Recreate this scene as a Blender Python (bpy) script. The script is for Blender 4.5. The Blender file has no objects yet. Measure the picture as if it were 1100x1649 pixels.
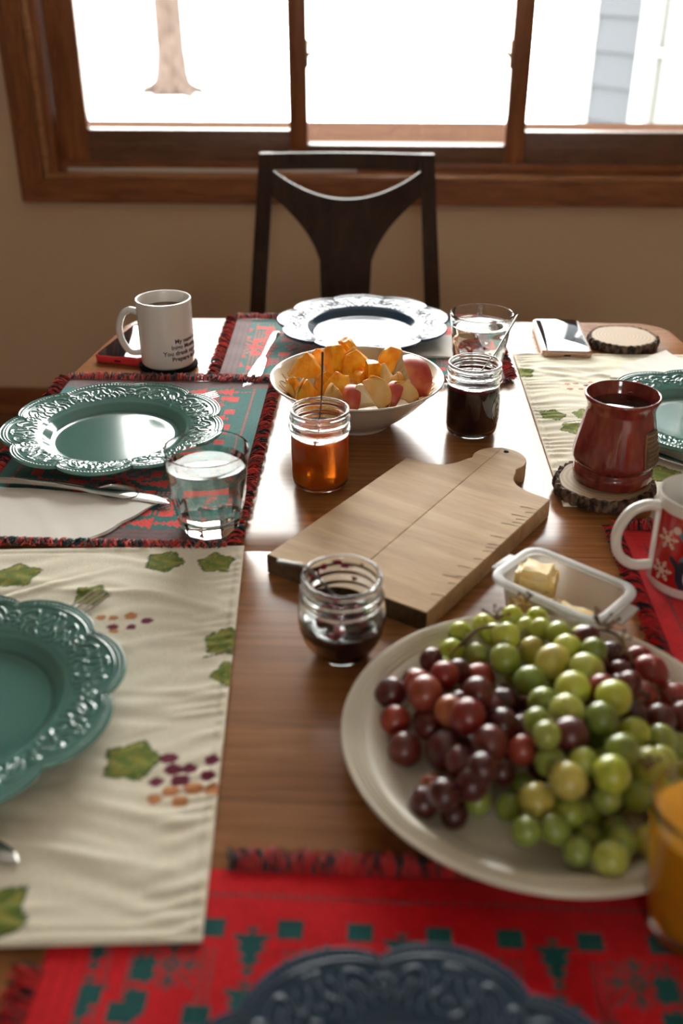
import bpy, bmesh, math, random
import numpy as np
from mathutils import Vector, Matrix
random.seed(7); rs = np.random.RandomState(7)
S = bpy.context.scene; COL = S.collection
PI = math.pi
# ---------------------------------------------------------------- camera
cam = bpy.data.objects.new('camera', bpy.data.cameras.new('camera')); COL.objects.link(cam); S.camera = cam
cam.location = (0, 0, 1.30)
cam.rotation_euler = (math.radians(90-29.2), 0, math.radians(2.2))
cam.data.sensor_fit = 'VERTICAL'; cam.data.sensor_height = 36; cam.data.sensor_width = 24; cam.data.lens = 35
cam.data.clip_start = 0.02; cam.data.clip_end = 200
cam.data.dof.use_dof = True; cam.data.dof.focus_distance = 1.26; cam.data.dof.aperture_fstop = 3.2
# ---------------------------------------------------------------- sky, daylight, exposure
W = bpy.data.worlds.new('overcast_sky'); S.world = W; W.use_nodes = True
wn = W.node_tree.nodes; bg = wn['Background']
bg.inputs[0].default_value = (1.0, 0.985, 0.955, 1); bg.inputs[1].default_value = 17.0
S.view_settings.view_transform = 'Standard'; S.view_settings.look = 'None'
S.view_settings.exposure = 0.52; S.view_settings.gamma = 1.0; S.view_settings.use_curve_mapping = False
S.cycles.use_denoising = True
S.cycles.max_bounces = 14; S.cycles.transmission_bounces = 12; S.cycles.transparent_max_bounces = 16; S.cycles.diffuse_bounces = 5
S.cycles.sample_clamp_indirect = 8.0
def portal(name, loc, rot, sx, sy):
    l = bpy.data.lights.new(name, 'AREA'); l.shape = 'RECTANGLE'; l.size = sx; l.size_y = sy
    l.cycles.is_portal = True
    o = bpy.data.objects.new(name, l); COL.objects.link(o); o.location = loc; o.rotation_euler = rot
portal('front_window_portal', (0.07, 3.12, 1.50), (math.radians(-90), 0, 0), 2.05, 1.36)
portal('added_fill_portal', (0.2, -2.66, 1.80), (math.radians(90), 0, 0), .62, 0.62)  # for the added window behind the camera that gives fill light
# ---------------------------------------------------------------- helpers
def link(name, me, mats, parent=None, smooth=True, sharp=None):
    o = bpy.data.objects.new(name, me); COL.objects.link(o)
    if not isinstance(mats, (list, tuple)): mats = [mats]
    if len(me.materials) == 0:
        for m in mats: me.materials.append(m)
    if parent is not None: o.parent = parent
    if smooth:
        me.shade_smooth()
        if sharp: me.set_sharp_from_angle(angle=math.radians(sharp))
    return o
def obj(name, bm, mats, parent=None, smooth=True, sharp=40, loc=None, rot=None):
    me = bpy.data.meshes.new(name); bmesh.ops.recalc_face_normals(bm, faces=bm.faces[:]); bm.to_mesh(me); bm.free()
    o = link(name, me, mats, parent, smooth, sharp)
    if loc is not None: o.location = loc
    if rot is not None: o.rotation_euler = rot
    return o
def pym(name, v, f, mats, parent=None, smooth=True, sharp=None, loc=None, rot=None):
    me = bpy.data.meshes.new(name); me.from_pydata([tuple(map(float, p)) for p in v], [], [tuple(map(int, q)) for q in f]); me.update()
    o = link(name, me, mats, parent, smooth, sharp)
    if loc is not None: o.location = loc
    if rot is not None: o.rotation_euler = rot
    return o
def tag(o, label=None, cat=None, group=None, kind=None):
    if label: o['label'] = label
    if cat: o['category'] = cat
    if group: o['group'] = group
    if kind: o['kind'] = kind
    return o
def empty(name, loc=(0,0,0), rz=0):
    o = bpy.data.objects.new(name, None); COL.objects.link(o); o.location = loc; o.rotation_euler = (0,0,rz); o.empty_display_size = .05
    return o
def box(bm, x0, x1, y0, y1, z0, z1, bev=0.0):
    r = bmesh.ops.create_cube(bm, size=1)
    vs = r['verts']
    bmesh.ops.scale(bm, vec=(x1-x0, y1-y0, z1-z0), verts=vs); bmesh.ops.translate(bm, vec=((x0+x1)/2, (y0+y1)/2, (z0+z1)/2), verts=vs)
    if bev: bmesh.ops.bevel(bm, geom=list({e for v in vs for e in v.link_edges}), offset=bev, segments=2, affect='EDGES', profile=.6)
    return bm
def boxo(name, d, mat, parent=None, bev=0.0, **k):
    return obj(name, box(bmesh.new(), *d, bev=bev), mat, parent, **k)
def lathe(prof, n=64, fn=None, cap=False):
    bm = bmesh.new(); rings = []
    for (r, z) in prof:
        if r < 1e-6: rings.append([bm.verts.new((0, 0, z))]); continue
        ring = []
        for i in range(n):
            a = 2*PI*i/n; rr, zz = (r, z) if fn is None else fn(r, z, a)
            ring.append(bm.verts.new((rr*math.cos(a), rr*math.sin(a), zz)))
        rings.append(ring)
    for a, b in zip(rings[:-1], rings[1:]):
        if len(a) == 1 and len(b) == 1: continue
        for i in range(n):
            j = (i+1) % n
            if len(a) == 1: bm.faces.new((a[0], b[i], b[j]))
            elif len(b) == 1: bm.faces.new((a[i], a[j], b[0]))
            else: bm.faces.new((a[i], a[j], b[j], b[i]))
    return bm
def spline(pts, n=8):
    P = [Vector(p) for p in pts]; out = []
    for i in range(len(P)-1):
        p0 = P[max(i-1,0)]; p1 = P[i]; p2 = P[i+1]; p3 = P[min(i+2, len(P)-1)]
        for k in range(n):
            t = k/n
            out.append(0.5*((2*p1)+(-p0+p2)*t+(2*p0-5*p1+4*p2-p3)*t*t+(-p0+3*p1-3*p2+p3)*t**3))
    out.append(P[-1]); return out
def tube(bm, pts, rad, n=10, caps=True, flat=(1,1)):
    """sweep; rad number or function(t); flat scales the two section axes"""
    P = [Vector(p) for p in pts]; rings = []; N = len(P)
    up = Vector((0,0,1)); prev = None
    for i, p in enumerate(P):
        d = (P[min(i+1,N-1)]-P[max(i-1,0)]).normalized()
        if prev is None:
            a = up if abs(d.z) < .9 else Vector((1,0,0))
            s = d.cross(a).normalized()
        else: s = (prev - d*prev.dot(d)).normalized()
        prev = s; t = d.cross(s)
        r = rad(i/(N-1)) if callable(rad) else rad
        rings.append([bm.verts.new(p + s*math.cos(2*PI*k/n)*r*flat[0] + t*math.sin(2*PI*k/n)*r*flat[1]) for k in range(n)])
    for a, b in zip(rings[:-1], rings[1:]):
        for k in range(n): bm.faces.new((a[k], a[(k+1)%n], b[(k+1)%n], b[k]))
    if caps: bm.faces.new(rings[0][::-1]); bm.faces.new(rings[-1])
    return bm
def prism(pts, z0, z1, bev=0, seg=2):
    bm = bmesh.new()
    a = [bm.verts.new((p[0], p[1], z0)) for p in pts]; f = bm.faces.new(a)
    r = bmesh.ops.extrude_face_region(bm, geom=[f])
    vs = [g for g in r['geom'] if isinstance(g, bmesh.types.BMVert)]
    bmesh.ops.translate(bm, vec=(0,0,z1-z0), verts=vs)
    if bev:
        es = [e for e in bm.edges if abs(e.verts[0].co.z-e.verts[1].co.z) < 1e-7]
        bmesh.ops.bevel(bm, geom=es, offset=bev, segments=seg, affect='EDGES', profile=.55)
    return bm
def rrect(w, h, r, n=6, cx=0, cy=0):
    out = []
    for sx, sy, a0 in ((1,1,0), (-1,1,90), (-1,-1,180), (1,-1,270)):
        for k in range(n+1):
            a = math.radians(a0+90*k/n); out.append((cx+sx*(w/2-r)+r*math.cos(a), cy+sy*(h/2-r)+r*math.sin(a)))
    return out
# ---------------------------------------------------------------- materials
def mat(name, col, rough=.5, spec=.5, metal=0, trans=0, ior=1.45, coat=0, sss=0, sssr=(1,.5,.3), sscale=.005, coatr=.05):
    m = bpy.data.materials.new(name); m.use_nodes = True; b = m.node_tree.nodes['Principled BSDF']
    I = b.inputs
    I['Base Color'].default_value = (*col, 1); I['Roughness'].default_value = rough; I['Specular IOR Level'].default_value = spec
    I['Metallic'].default_value = metal; I['Transmission Weight'].default_value = trans; I['IOR'].default_value = ior
    I['Coat Weight'].default_value = coat; I['Coat Roughness'].default_value = coatr
    if sss: I['Subsurface Weight'].default_value = sss; I['Subsurface Radius'].default_value = sssr; I['Subsurface Scale'].default_value = sscale
    return m
def N(m, t, **k):
    n = m.node_tree.nodes.new(t)
    for a, v in k.items(): setattr(n, a, v)
    return n
def L(m, a, b): m.node_tree.links.new(a, b)
def B(m): return m.node_tree.nodes['Principled BSDF']
def coords(m, scale=(1,1,1), out='Object', rot=(0,0,0)):
    tc = N(m, 'ShaderNodeTexCoord'); mp = N(m, 'ShaderNodeMapping'); mp.inputs['Scale'].default_value = scale; mp.inputs['Rotation'].default_value = rot
    L(m, tc.outputs[out], mp.inputs[0]); return mp.outputs[0]
def noise(m, vec, scale=5, detail=4, rough=.5, dist=0):
    n = N(m, 'ShaderNodeTexNoise'); n.inputs['Scale'].default_value = scale; n.inputs['Detail'].default_value = detail
    n.inputs['Roughness'].default_value = rough; n.inputs['Distortion'].default_value = dist
    L(m, vec, n.inputs['Vector']); return n.outputs['Fac']
def ramp(m, fac, stops):
    r = N(m, 'ShaderNodeValToRGB'); e = r.color_ramp.elements
    while len(e) < len(stops): e.new(.5)
    for k, (p, c) in enumerate(stops): e[k].position = p; e[k].color = (*c, 1)
    L(m, fac, r.inputs[0]); return r.outputs[0]
def bump(m, fac, strength=.3, dist=.001):
    b = N(m, 'ShaderNodeBump'); b.inputs['Strength'].default_value = strength; b.inputs['Distance'].default_value = dist
    L(m, fac, b.inputs['Height']); L(m, b.outputs[0], B(m).inputs['Normal'])
def mixc(m, fac, a, b, mode='MIX'):
    x = N(m, 'ShaderNodeMix', data_type='RGBA', blend_type=mode)
    if isinstance(fac, (int, float)): x.inputs[0].default_value = fac
    else: L(m, fac, x.inputs[0])
    for s, v in ((6, a), (7, b)):
        if isinstance(v, tuple): x.inputs[s].default_value = (*v, 1)
        else: L(m, v, x.inputs[s])
    return x.outputs[2]
def math_(m, op, a, b=None):
    x = N(m, 'ShaderNodeMath', operation=op)
    for s, v in ((0, a), (1, b)):
        if v is None: continue
        if isinstance(v, (int, float)): x.inputs[s].default_value = v
        else: L(m, v, x.inputs[s])
    return x.outputs[0]
def woodmat(name, c1, c2, c3, scale=(1,12,12), rough=.3, coat=0, s=6, bs=.15, spec=.5, rot=(0,0,0)):
    m = mat(name, c2, rough, spec=spec, coat=coat)
    v = coords(m, scale, rot=rot)
    f = noise(m, v, s, 6, .6, .6); f2 = noise(m, v, s*7, 3, .6)
    mix = math_(m, 'ADD', math_(m, 'MULTIPLY', f, .75), math_(m, 'MULTIPLY', f2, .25))
    L(m, ramp(m, mix, [(.30, c1), (.5, c2), (.70, c3)]), B(m).inputs['Base Color'])
    bump(m, f2, bs, .0006); return m
M = {}
M['table'] = woodmat('varnished_table_wood', (.155,.055,.016), (.25,.098,.030), (.34,.15,.052), (1.0,26,26), .24, .0, 4, .06, spec=.33)
M['casing'] = woodmat('window_wood', (.13,.043,.016), (.24,.082,.030), (.36,.14,.05), (1.5,14,14), .34, 0, 4)
M['casing_v'] = woodmat('window_wood_upright', (.13,.043,.016), (.24,.082,.030), (.36,.14,.05), (14,14,1.5), .34, 0, 4)
M['sash'] = woodmat('sash_wood', (.09,.04,.025), (.15,.07,.04), (.21,.10,.06), (2,14,14), .4, 0, 4)
M['bead'] = woodmat('bead_wood', (.25,.11,.045), (.38,.18,.08), (.48,.25,.12), (2,14,14), .22, .6, 4)
M['chair'] = woodmat('dark_walnut', (.018,.009,.006), (.032,.016,.010), (.055,.028,.016), (10,10,1.5), .6, 0, 4, spec=.2)
M['board'] = woodmat('worn_maple', (.36,.225,.115), (.49,.325,.175), (.60,.425,.25), (10,1,10), .62, 0, 5, .3, .3)
M['board_end'] = woodmat('board_end_grain', (.05,.03,.015), (.09,.055,.028), (.15,.095,.05), (20,20,20), .7, 0, 5, .3, .2)
m = mat('wall_paint', (.61,.45,.30), .75, .3); f = noise(m, coords(m), 140, 3); bump(m, f, .12, .001); M['wall'] = m
M['ceiling'] = mat('ceiling_paint', (.80,.77,.70), .9)
M['floor'] = woodmat('floor_wood', (.10,.05,.025), (.17,.09,.045), (.23,.13,.07), (1,8,8), .4, 0, 4)
m = mat('snow', (.92,.93,.95), .8); f = noise(m, coords(m), .8, 4); bump(m, f, .5, .1); M['snow'] = m
m = mat('bark', (.30,.20,.16), .9, .05); f = noise(m, coords(m, (6,6,1)), 5, 5); L(m, ramp(m, f, [(.38,(.026,.018,.014)), (.62,(.052,.039,.033))]), B(m).inputs['Base Color']); bump(m, f, .8, .02); M['treebark'] = m
M['siding'] = mat('siding_paint', (.033,.036,.040), .8, .05); M['trimwhite'] = mat('white_trim', (.2,.2,.2), .7, .1)
M['drygrass'] = mat('dry_grass', (.020,.015,.011), .9, .0)
M['farglass'] = mat('far_window_glass', (.06,.063,.06), .15)
m = mat('window_glass', (1,1,1)); nt = m.node_tree; nt.nodes.remove(B(m))
tr = N(m, 'ShaderNodeBsdfTransparent'); tr.inputs[0].default_value = (.97,.98,.97,1); gl = N(m, 'ShaderNodeBsdfGlossy'); gl.inputs['Roughness'].default_value = .02
fr = N(m, 'ShaderNodeFresnel'); fr.inputs[0].default_value = 1.35; mx = N(m, 'ShaderNodeMixShader')
L(m, fr.outputs[0], mx.inputs[0]); L(m, tr.outputs[0], mx.inputs[1]); L(m, gl.outputs[0], mx.inputs[2]); L(m, mx.outputs[0], nt.nodes['Material Output'].inputs[0])
M['pane'] = m
M['glass'] = mat('clear_glass', (.97,.99,.98), .0, trans=1, ior=1.5)
M['water'] = mat('water', (.985,.995,.995), .0, trans=1, ior=1.33)
M['steel_dark'] = mat('dark_steel', (.10,.095,.085), .42, metal=.7)  # darker, less metallic steel for the jam spoon handles
M['steel'] = mat('stainless_steel', (.62,.61,.59), .22, metal=1)
M['latch'] = mat('bronze_latch', (.30,.20,.12), .35, metal=1)
M['track'] = mat('track_metal', (.62,.60,.55), .4)
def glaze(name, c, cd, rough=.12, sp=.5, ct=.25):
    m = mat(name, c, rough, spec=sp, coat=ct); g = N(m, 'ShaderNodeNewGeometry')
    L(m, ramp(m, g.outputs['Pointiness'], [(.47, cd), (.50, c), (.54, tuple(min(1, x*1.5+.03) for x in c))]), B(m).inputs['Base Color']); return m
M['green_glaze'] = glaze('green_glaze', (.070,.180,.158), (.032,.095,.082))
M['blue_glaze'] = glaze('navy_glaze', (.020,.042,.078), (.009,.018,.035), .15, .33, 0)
m = mat('cream_stoneware', (.66,.61,.51), .25, coat=.2); M['cream'] = m
m = mat('bowl_glaze_shaded', (.52,.47,.39), .2, coat=.3); v = N(m, 'ShaderNodeTexCoord'); M['bowl'] = m  # outer wall colour darkened to carry the bowl's own shading
M['bowl_in'] = mat('bowl_inner_glaze', (.50,.40,.26), .3, coat=.2)
M['bowl_relief'] = mat('bowl_relief', (.46,.37,.24), .35)
M['white_glaze'] = mat('white_glaze', (.72,.70,.66), .16, coat=.3)
M['print_dark'] = mat('dark_print', (.02,.03,.05), .3)
M['coffee_milk'] = mat('milky_coffee', (.16,.085,.04), .08)
M['coffee'] = mat('black_coffee', (.012,.006,.004), .03)
m = mat('red_glaze', (.20,.03,.022), .12, coat=.5); f = noise(m, coords(m, (1,1,.25)), 60, 4, .6)
L(m, ramp(m, f, [(.35,(.12,.015,.014)), (.55,(.22,.035,.026)), (.72,(.27,.075,.04))]), B(m).inputs['Base Color']); M['red_glaze'] = m
M['sill'] = woodmat('outer_sill_wood', (.030,.011,.004), (.042,.016,.006), (.056,.023,.009), (2,14,14), .7, 0, 4, spec=.05)
M['emblem'] = mat('olive_glaze', (.12,.10,.055), .4); M['emblem_line'] = mat('emblem_line', (.30,.18,.09), .4)
M['red_print'] = mat('red_mug_print', (.42,.012,.012), .2, coat=.3); M['flake'] = mat('flake_print', (.72,.55,.45), .3)
M['teal_print'] = mat('teal_print', (.05,.25,.35), .3)
M['phone_case_red'] = mat('red_phone_case', (.60,.035,.045), .3); M['phone_case_gold'] = mat('rose_gold_case', (.45,.28,.20), .3, metal=.5)
M['screen'] = mat('phone_screen', (.012,.014,.018), .04, coat=1, coatr=.02); M['port'] = mat('port_dark', (.01,.01,.01), .9, .05)
m = mat('slice_wood', (.45,.31,.18), .65); f = noise(m, coords(m), 30, 4)
wv = N(m, 'ShaderNodeTexWave', wave_type='RINGS', rings_direction='Z'); wv.inputs['Scale'].default_value = 55; wv.inputs['Distortion'].default_value = 2; L(m, coords(m), wv.inputs[0])
L(m, mixc(m, wv.outputs['Fac'], (.38,.27,.165), (.29,.19,.11)), B(m).inputs['Base Color']); M['slice'] = m
m = mat('slice_bark', (.10,.06,.04), .9); f = noise(m, coords(m, (1,1,.6)), 160, 4)
L(m, ramp(m, f, [(.4,(.025,.016,.012)), (.6,(.16,.10,.065))]), B(m).inputs['Base Color']); bump(m, f, .9, .003); M['slice_bark'] = m
m = mat('orange_jam', (.95,.33,.03), .12, trans=.55, ior=1.38, sss=.8, sssr=(1,.3,.03), sscale=.02); f = noise(m, coords(m), 60, 3)
L(m, ramp(m, f, [(.3,(.80,.13,.006)), (.7,(.95,.26,.015))]), B(m).inputs['Base Color']); M['jam_orange'] = m
M['jam_dark'] = mat('dark_berry_jam', (.018,.004,.009), .15, coat=.3); M['jam_red'] = mat('berry_jam_edge', (.16,.006,.02), .2)
m = mat('berry_smear', (.22,.008,.03), .2); M['smear'] = m
m = mat('milky_plastic', (.88,.88,.86), .25, spec=.6)
tr = N(m, 'ShaderNodeBsdfTransparent'); tr.inputs[0].default_value = (.96,.96,.95,1); mx = N(m, 'ShaderNodeMixShader'); lw = N(m, 'ShaderNodeLayerWeight'); lw.inputs[0].default_value = .35
L(m, math_(m, 'ADD', math_(m, 'MULTIPLY', lw.outputs['Facing'], .5), .27), mx.inputs[0]); L(m, tr.outputs[0], mx.inputs[1]); L(m, B(m).outputs[0], mx.inputs[2]); L(m, mx.outputs[0], m.node_tree.nodes['Material Output'].inputs[0]); M['plastic'] = m
M['plastic_rim'] = mat('frosted_plastic', (.72,.72,.70), .35, trans=.55, ior=1.3)
m = mat('butter', (.80,.60,.24), .45, sss=.3, sssr=(.02,.012,.004), sscale=.5); f = noise(m, coords(m), 90, 4)
L(m, ramp(m, f, [(.3,(.70,.48,.15)), (.65,(.86,.70,.36))]), B(m).inputs['Base Color']); bump(m, f, .4, .002); M['butter'] = m
m = mat('paper_napkin', (.80,.77,.72), .9, .1); f = noise(m, coords(m), 900, 2); bump(m, f, .4, .0006); M['napkin'] = m
M['juice'] = mat('orange_juice', (.90,.44,.02), .2, trans=.25, ior=1.35, sss=.4, sssr=(1,.4,.05), sscale=.01)
def fruit(name, cs, sss=.4, rough=.3, bs=.3, sc=220, coat=0):
    m = mat(name, cs[1], rough, sss=sss, sssr=(1,.45,.1), sscale=.006, coat=coat); f = noise(m, coords(m), sc*.25, 4)
    L(m, ramp(m, f, [(.3, cs[0]), (.5, cs[1]), (.7, cs[2])]), B(m).inputs['Base Color']); f2 = noise(m, coords(m), sc, 3); bump(m, f2, bs, .001); return m
M['orange'] = fruit('orange_flesh', [(.78,.26,.008),(.86,.38,.014),(.90,.50,.06)], .35, .3, .6, 350)
M['orange_rind'] = fruit('orange_pith', [(.74,.36,.05),(.76,.44,.11),(.78,.52,.20)], .3, .5)
M['peach'] = fruit('peach_flesh', [(.70,.34,.08),(.76,.45,.15),(.78,.54,.25)], .3, .35, .2)
M['peach_skin'] = fruit('peach_skin', [(.32,.02,.02),(.52,.07,.03),(.78,.30,.08)], .2, .4, .1, 90)
M['apple'] = fruit('pale_flesh', [(.70,.48,.22),(.74,.56,.30),(.78,.64,.38)], .3, .4, .15)
def grape(name, c0, c1, c2, dot=True):
    m = mat(name, c1, .22, sss=.55, sssr=(.9,.8,.25), sscale=.009, coat=.35, coatr=.28)
    oi = N(m, 'ShaderNodeObjectInfo'); f = noise(m, coords(m), 45, 2)
    s = math_(m, 'ADD', math_(m, 'MULTIPLY', oi.outputs['Random'], .5), math_(m, 'MULTIPLY', f, .5))
    L(m, ramp(m, s, [(.25, c0), (.5, c1), (.78, c2)]), B(m).inputs['Base Color'])
    f3 = noise(m, coords(m), 70, 4); L(m, ramp(m, f3, [(.3, (.16,)*3), (.7, (.36,)*3)]), B(m).inputs['Roughness']); return m
GM = [grape('green_grape_bright', (.38,.44,.05), (.45,.49,.07), (.53,.54,.12)),
      grape('green_grape', (.27,.33,.05), (.34,.39,.07), (.43,.45,.10)),
      grape('green_grape_deep', (.17,.23,.04), (.23,.29,.055), (.31,.35,.08)),
      grape('yellow_grape', (.40,.34,.06), (.46,.40,.09), (.52,.45,.14)),
      grape('red_grape', (.18,.012,.012), (.26,.022,.018), (.36,.07,.035)),
      grape('orange_red_grape', (.24,.035,.022), (.33,.09,.035), (.42,.18,.05)),
      grape('dark_red_grape', (.055,.007,.007), (.085,.010,.010), (.13,.018,.015)),
      grape('purple_grape', (.050,.009,.010), (.080,.012,.015), (.12,.022,.024))]
M['stem'] = fruit('grape_stem', [(.12,.07,.02),(.22,.14,.05),(.30,.20,.08)], 0, .7, .3)
M['stem_brown'] = fruit('dried_stem', [(.05,.025,.012),(.12,.065,.03),(.25,.15,.07)], 0, .8, .3)
def cloth(name, rough=.9, bs=.5, sc=700, sheen=.35):
    m = mat(name, (.5,.5,.5), rough, .15); a = N(m, 'ShaderNodeVertexColor', layer_name='print')
    w = noise(m, coords(m), sc, 2, .6); c = ramp(m, w, [(.25,(.78,)*3), (.75,(1.12,)*3)])
    B(m).inputs['Sheen Weight'].default_value = sheen; B(m).inputs['Sheen Roughness'].default_value = .4
    L(m, mixc(m, 1.0, a.outputs[0], c, 'MULTIPLY'), B(m).inputs['Base Color']); bump(m, w, bs, .0008); return m
M['woven'] = cloth('woven_cotton'); M['linen'] = cloth('printed_linen', sc=900, sheen=.1); M['yarn'] = cloth('fringe_yarn')
# ================================================================ SETTING
st = lambda o: tag(o, kind='structure')
st(boxo('floor', (-2.7,2.7,-2.7,3.1,-.05,0), M['floor'], smooth=False))
st(boxo('ceiling', (-2.7,2.7,-2.7,3.1,2.45,2.5), M['ceiling'], smooth=False))
def wall_open(name, axis, c, t, u0, u1, ou0, ou1, oz0, oz1):
    bm = bmesh.new()
    for a in ((u0,ou0,0,2.45), (ou1,u1,0,2.45), (ou0,ou1,0,oz0), (ou0,ou1,oz1,2.45)):
        if axis == 'x': box(bm, a[0], a[1], c, c+t, a[2], a[3])
        else: box(bm, c, c+t, a[0], a[1], a[2], a[3])
    return st(obj(name, bm, M['wall'], smooth=False))
wall_open('wall_front', 'x', 2.95, .14, -2.7, 2.7, -.96, 1.10, .745, 2.19)
wall_open('wall_back', 'x', -2.7, .1, -2.7, 2.7, -.1, .5, 1.5, 2.1)  # unseen wall; its opening is added to let fill light in
st(boxo('wall_right', (2.6,2.7,-2.6,2.95,0,2.45), M['wall'], smooth=False))
st(boxo('wall_left', (-2.7,-2.6,-2.6,2.95,0,2.45), M['wall'], smooth=False))
st(boxo('baseboard_front', (-2.6,2.6,2.935,2.95,0,.09), M['casing'], bev=.003))
st(boxo('baseboard_left', (-2.6,-2.585,-2.6,2.935,0,.09), M['casing_v'], bev=.003))
# window above the table
w1 = st(empty('window_1', (0,2.95,.745)))
def wp(name, d, mt, bev=.003, par=None):    # world extents -> child of the window
    o = obj(name, box(bmesh.new(), *d, bev=bev), mt, None); o.parent = par or w1
    for v in o.data.vertices: v.co -= Vector((0,2.95,.745))
    return o
CX0, CX1, CZ1 = -1.04, 1.18, 2.26
def mitre(name, q, mt):
    v = [(x, y, z) for y in (2.926, 2.95) for (x, z) in q]
    o = pym(name, [(a, b-2.95, c-.745) for a, b, c in v], [(0,1,2,3), (7,6,5,4), (0,4,5,1), (1,5,6,2), (2,6,7,3), (3,7,4,0)], mt, w1, smooth=False)
    bm = bmesh.new(); bm.from_mesh(o.data); bmesh.ops.recalc_face_normals(bm, faces=bm.faces[:]); bmesh.ops.bevel(bm, geom=bm.edges[:], offset=.004, segments=2, affect='EDGES'); bm.to_mesh(o.data); bm.free()
c = .072
mitre('casing', [(CX0,.673), (CX1,.673), (CX1-c,.673+c), (CX0+c,.673+c)], M['casing'])
mitre('casing', [(CX0,CZ1), (CX1,CZ1), (CX1-c,CZ1-c), (CX0+c,CZ1-c)], M['casing'])
mitre('casing', [(CX0,.673), (CX0,CZ1), (CX0+c,CZ1-c), (CX0+c,.673+c)], M['casing_v'])
mitre('casing', [(CX1,.673), (CX1,CZ1), (CX1-c,CZ1-c), (CX1-c,.673+c)], M['casing_v'])
wp('bead', (-.968,1.108,2.934,2.958,.742,.756), M['bead'], .005)
wp('bead', (-.968,-.952,2.934,2.958,.756,2.19), M['bead'], .005); wp('bead', (1.092,1.108,2.934,2.958,.756,2.19), M['bead'], .005)
wp('jamb', (-.96,1.10,2.952,3.10,.745,.754), M['casing'], .001)
wp('jamb', (-.96,-.935,2.952,3.10,.754,2.19), M['casing_v'], .001); wp('jamb', (1.075,1.10,2.952,3.10,.754,2.19), M['casing_v'], .001)
wp('jamb', (-.935,1.075,2.952,3.10,2.175,2.19), M['casing'], .001)
wp('track', (-.91,-.07,2.975,2.983,.754,.763), M['track'], .0015)
wp('sill_rail', (-.935,1.075,2.992,3.052,.754,.778), M['casing'], .003)
def sash(x0, x1, ls, rs_, y0, y1, zb, rail, latch):
    s = empty('sash'); s.parent = w1; s.location = (x0, y0-2.95, zb-.745)
    def q(name, d, mt, bev=.004):
        o = obj(name, box(bmesh.new(), *d, bev=bev), mt, s)
        for v in o.data.vertices: v.co -= Vector((x0,y0,zb))
    q('rail', (x0+ls,x1-rs_,y0,y1,zb,zb+rail), M['sash']); q('rail', (x0+ls,x1-rs_,y0,y1,2.105,2.173), M['sash'])
    q('stile', (x0,x0+ls,y0,y1,zb,2.173), M['casing_v']); q('stile', (x1-rs_,x1,y0,y1,zb,2.173), M['casing_v'])
    q('pane', (x0+ls,x1-rs_,y1-.012,y1-.008,zb+rail,2.105), M['pane'], 0)
sash(-.933,-.212,.088,.052, 3.0, 3.04, .778, .087, 1)
sash(.350,1.073,.056,.088, 3.0, 3.04, .778, .087, 1)
wp('sill_rail', (-.212,.350,3.0,3.035,.778,.826), M['sash'], .003)
sm = empty('sash'); sm.parent = w1; sm.location = (-.23, .10, .035)
for nm, d, mt in (('rail', (-.23,.37,3.055,3.088,.80,.822), M['sash']), ('rail', (-.23,.37,3.055,3.088,2.11,2.17), M['sash']), ('stile', (-.26,-.218,3.055,3.088,.80,2.17), M['casing_v']), ('stile', (.358,.40,3.055,3.088,.80,2.17), M['casing_v']), ('pane', (-.218,.358,3.07,3.074,.822,2.11), M['pane'])):
    o = obj(nm, box(bmesh.new(), *d, bev=0 if nm == 'pane' else .003), mt, sm)
    for v in o.data.vertices: v.co -= Vector((-.23,3.05,.78))
o = pym('outer_sill', [(-.95,.14,.02),(1.09,.14,.02),(1.09,.14,.075),(-.95,.14,.075),(-.95,.24,.02),(1.09,.24,.02),(1.09,.24,.118),(-.95,.24,.118)], [(0,1,2,3),(7,6,5,4),(0,4,5,1),(1,5,6,2),(2,6,7,3),(3,7,4,0)], M['sill'], w1, smooth=False)
wp('track', (-.212,.350,3.036,3.052,.80,.822), M['track'], .002)
for lx, sx in ((-.212, 1), (.350, -1)):
    bm = box(bmesh.new(), lx-.004*sx, lx+.006*sx, 2.99, 3.03, 1.03, 1.10, bev=.002) if sx > 0 else box(bmesh.new(), lx-.006, lx+.004, 2.99, 3.03, 1.03, 1.10, bev=.002)
    tube(bm, spline([(lx+.004*sx,3.0,1.06), (lx+.014*sx,2.99,1.07), (lx+.012*sx,2.985,1.10)], 5), .0045, 8)
    o = obj('latch', bm, M['latch'], w1)
    for v in o.data.vertices: v.co -= Vector((0,2.95,.745))
# unseen small window, added behind the camera to bring in fill light
for nm, ax, c0, a0, a1 in (('added_fill_window', 'x', -2.66, -.1, .5),):
    w = st(empty(nm, (.2, -2.65, 1.5) if ax == 'x' else (2.65, .6, .9)))
    o0 = w.location.copy()
    def q(name, u0, u1, z0, z1, mt, t=.02):
        d = (u0,u1,c0-t,c0+t,z0,z1) if ax == 'x' else (c0-t,c0+t,u0,u1,z0,z1)
        o = obj(name, box(bmesh.new(), *d, bev=0), mt, w, smooth=False)
        for v in o.data.vertices: v.co -= o0
    q('rail', a0, a1, 1.5, 1.53, M['casing']); q('rail', a0, a1, 2.07, 2.1, M['casing'])
    for s in (a0, a1-.03): q('stile', s, s+.03, 1.53, 2.07, M['casing_v'])
    q('pane', a0+.03, a1-.03, 1.53, 2.07, M['pane'], .002)
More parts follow.
